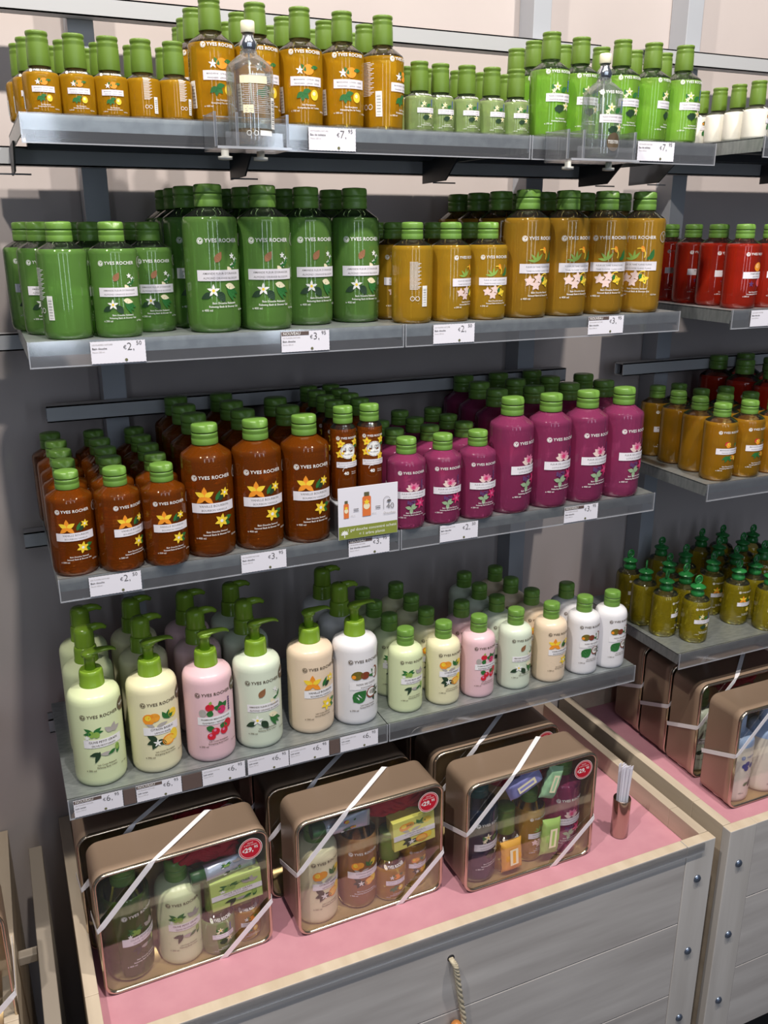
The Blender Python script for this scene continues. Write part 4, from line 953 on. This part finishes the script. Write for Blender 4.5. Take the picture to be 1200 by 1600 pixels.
def blue(label, t, u, rz, name):
    x, y, r0 = TINS[t][0], TINS[t][1], TINS[t][2]; px, py = inside(x, y, r0, u, .043)
    root = thing('body_lotion_bottle', label, 'bottle', (px, py, ZI), rz, IN); pr = [(r*1.2, z*1.22) for r, z in PLOT]
    MB().lathe(pr, M_MILK2, 36, split=.060, mat2=MBL).build('body', root)
    MB().lathe([(.0150, .142), (.0156, .143), (.0156, .176), (.0140, .179), (0, .179)], C('blue_cap', 190, 210, 240), 28).build('cap', root)
    a = Art(); a.logo(-.016, .098, .0045, K['bl'], MBL); a.text('YVES ROCHER', -.009, .0962, .0062, K['bl'], 'LEFT', .015)
    for xx, yy in ((-.012, .080), (-.005, .084), (-.007, .074), (.006, .078)): a.ell(xx, yy, .0055, .0052, C('print_blueberry', 60, 76, 150))
    a.leaf(.004, .030, .020, .011, 1.2, K['dg']); a.leaf(-.010, .036, .014, .007, .4, K['g']); a.text('200 ml', -.012, .018, .0042, K['ink'])
    label_on(root, a, pr)
M_MILK2 = plain('cream_bottle', (238, 230, 214), .3)
blue('blue and cream lotion bottle at the left of the right crate tin', 8, .040, .2, 'a'); blue('blue and cream lotion bottle, second one in the right crate tin', 8, .118, .1, 'b')

# soap boxes, tubes, sachets, netting
def loc_in(t, u, d, z): x, y, r0 = TINS[t][:3]; px, py = inside(x, y, r0, u, d); return (px, py, ZP+z)
def soap(t, u, z, w, h, tilt, col, fl, label):
    root = thing('soap_box', label, 'box', loc_in(t, u, .0085, z), TINS[t][2], IN); root.rotation_euler = (0, -tilt, TINS[t][2])
    MB().box(0, w, 0, .026, 0, h, plain('soap_'+fl, col, .45)).build('carton', root, bevel=.001)
    a = Art(); b = Art(); FL[fl][4](b); a.items += art_scaled(b, w/.062, h/.064, w*.52, h*.46).items; a.layer = 30
    a.rect(0.0004, w-.0004, h*.36, h*.54, K['bandl']); a.text(FL[fl][0], w*.52, h*.46, .0052, K['br']); a.text(FL[fl][1], w*.52, h*.39, .0036, K['br']); a.text('YVES ROCHER', w*.55, h*.74, .0056, K['g'], bold=.01); a.text('Savon Parfumé', w*.6, h*.12, .0038, K['g'])
    mb = MB(); a.flat(mb, 0, .0002); mb.build('printing', root)
soap(0, .166, .082, .080, .052, .05, (188, 214, 116), 'olive', 'light green soap box propped inside the leftmost front tin')
soap(1, .170, .098, .076, .056, .07, (226, 224, 110), 'lemon', 'yellow lemon soap box propped inside the middle front tin')
def tube_(t, u, z, L, label, fl, tilt=.12, flip=False):
    root = thing('cream_tube', label, 'tube', loc_in(t, u, .018, z), TINS[t][2], IN); root.rotation_euler = (0, -tilt, TINS[t][2])
    m = MB(); n = 16; v = []; N = 10; M_ = plain('tube_foil', (196, 206, 224), .3, .35)
    for i in range(N+1):
        t_ = i/N; x = t_*L; ry = .0115*(1-t_)+.0006; rz = .0125+.0030*t_
        for k in range(n): a = 2*pi*k/n; v.append((x, ry*cos(a), rz*sin(a)))
    f = [(i*n+k, i*n+(k+1) % n, (i+1)*n+(k+1) % n, (i+1)*n+k) for i in range(N) for k in range(n)]+[tuple(range(n)), tuple(range(N*n, N*n+n))]
    m.add(v, f, M_, True); b_ = m.build('squeeze_body', root, fixn=True)
    cp = MB(); cp.lathe([(.0105, -.022), (.0115, -.021), (.0118, -.0005), (.0100, 0)], plain('dark_green_cap', (44, 84, 44), .35), 20, fn=lambda p, a, r, z: (z, p[0], p[1])); cp.build('cap', root)
    a = Art(); b = Art(); FL[fl][4](b); a.items += art_scaled(b, .7, .42, L*.5, 0).items; a.layer = 25; a.rect(L*.34, L*.40, -.011, .011, K['w'])
    mb = MB()
    for vv, ff, mm, l in a.items: mb.add([(p, -(.0115*(1-max(0, min(1, p/L)))*math.sqrt(max(.05, 1-min(.95, abs(q)/.0135)**2)))-.0012-l*.00002, q) for p, q in vv], ff, mm)
    mb.build('printing', root)
tube_(1, .052, .176, .078, 'silver blue cream tube lying across the middle front tin', 'mango', -.02)
tube_(0, .160, .150, .078, 'pale cream tube lying above the green soap box, leftmost front tin', 'olive', .06)
def sachet(t, u, z, w, h, tilt, col, label, wr=.1):
    root = thing('soap_sachet', label, 'sachet', loc_in(t, u, .012, z), TINS[t][2], IN); root.rotation_euler = (0, -tilt, TINS[t][2])
    m = MB(); n = 14; k = 18; v = []
    for sgn in (-1, 1):
        for i in range(k+1):
            for j in range(n+1):
                a, b = i/k, j/n; e = min(1, min(a, 1-a)*k/2.2)*min(1, min(b, 1-b)*n/1.6)
                x = w*(b-.5)*(1+.06*(1 if i in (0, k) else 0)); th = .0085*e**.6*(1-.25*abs(2*a-1))
                v.append((x, sgn*(th+.0003)+.0012*sin(a*26+b*6)*(1-e), h*a))
    f = []
    for s in range(2):
        o = s*(k+1)*(n+1)
        for i in range(k):
            for j in range(n):
                q = (o+i*(n+1)+j, o+i*(n+1)+j+1, o+(i+1)*(n+1)+j+1, o+(i+1)*(n+1)+j); f.append(q if s == 0 else tuple(reversed(q)))
    m.add(v, f, plain('sachet_'+label.split()[0], col, .35), True); m.build('wrapper', root)
    a = Art(); a.rect(-w*.18, w*.22, h*.25, h*.78, K['cr']); a.rect(-w*.05, w*.10, h*.30, h*.72, plain('sachet_'+label.split()[0], col, .35))
    mb = MB(); a.flat(mb, -.0090, .0004); mb.build('printing', root)
sachet(2, .098, .012, .040, .062, .08, (238, 176, 66), 'orange soap sachet standing low inside the right front tin')
sachet(2, .172, .020, .036, .072, -.05, (168, 208, 110), 'green soap sachet standing low inside the right front tin')
sachet(2, .160, .138, .030, .062, -.30, (170, 216, 170), 'mint green sachet hanging at the top of the right tin')
sachet(2, .082, .168, .034, .068, -1.15, (150, 150, 214), 'lilac soap sachet lying near the top of the right tin')
def pouf(t, u, z, w, h, label):
    random.seed(int(u*1000)+t); root = None
    m = MB(); n, k = 40, 20; v = []
    for i in range(k+1):
        th = pi*i/k
        for j in range(n):
            ph = 2*pi*j/n; rr = 1+.10*sin(5*ph+3*th)+.08*sin(11*ph-7*th)+.06*sin(17*th+4*ph)
            v.append((w/2*sin(th)*cos(ph)*rr, .020*sin(th)*sin(ph)*rr, h/2*cos(th)*rr))
    f = [(i*n+j, i*n+(j+1) % n, (i+1)*n+(j+1) % n, (i+1)*n+j) for i in range(k) for j in range(n)]
    m.add(v, f, M_POUF, True)
    for q in range(7):
        a0 = random.uniform(0, 6); pts = []
        for s in range(16):
            tt = s/15; pts.append((w*.42*(tt*2-1)*cos(a0*.1), -.016-.004*sin(tt*14+a0), h*.30*sin(tt*5+a0)))
        m.tube(pts, .0035, M_POUF, 7)
    o = m.build('bath_pouf'); L_ = loc_in(t, u, .045, z); o.location = (L_[0], L_[1], L_[2]+HC); tag(o, label, 'bath sponge', IN)
pouf(0, .165, .176, .110, .040, 'dark red bath netting pouf at top inside leftmost front tin')
pouf(1, .180, .178, .125, .048, 'bright red bath netting pouf at top inside middle front tin')
pouf(2, .120, .176, .090, .044, 'red bath netting pouf at top inside right front tin')
pouf(3, .190, .184, .100, .034, 'red bath netting pouf in the tin behind the leftmost one')
pouf(9, .120, .184, .120, .034, 'red bath netting pouf in the second right crate tin')

# blotter holder with paper strips
hx, hy = .956, 1.083
root = thing('blotter_holder', 'shiny rose metal tube standing on the pink board, full of strips', 'holder', (hx, hy, ZP+.0005))
M_ROSE = plain('rose_steel', (186, 164, 150), .16, .95)
MB().lathe([(.0150, 0), (.0160, .001), (.0160, .078), (.0156, .079), (.0150, .078), (.0150, .004), (0, .004)], M_ROSE, 40).build('tube', root)
random.seed(3)
for i in range(16):
    a = random.uniform(0, 2*pi); rr = .0095*math.sqrt(random.random()); x, y = rr*cos(a), rr*sin(a)*.8
    tx, ty = x*.25+random.uniform(-.002, .002)+.001, y*.2
    h = .140+random.uniform(-.004, .006); w = .0055
    m = MB(); v = []
    for px, py, pz in ((x, y, .006), (x*1.05, y, .078), (x+tx, y+ty, h)):
        v += [(px-w/2, py-.0003, pz), (px+w/2, py-.0003, pz+(.002 if pz > .1 else 0)), (px+w/2, py+.0003, pz+(.002 if pz > .1 else 0)), (px-w/2, py+.0003, pz)]
    f = [(0, 1, 2, 3), (11, 10, 9, 8)]+[(4*s+k, 4*s+(k+1) % 4, 4*s+4+(k+1) % 4, 4*s+4+k) for s in range(2) for k in range(4)]
    m.add(v, f, M_CARD)
    o = m.build('paper_strip', fixn=True); o.location = (hx, hy, ZP+.0045+HC); tag(o, 'white perfume paper strip standing in the rose metal tube', 'paper strip', 'paper strips in the metal tube')

# drop prototypes that were never placed
for k, o in PROTO.items():
    if k not in USED:
        for c in list(o.children_recursive): bpy.data.objects.remove(c)
        bpy.data.objects.remove(o)
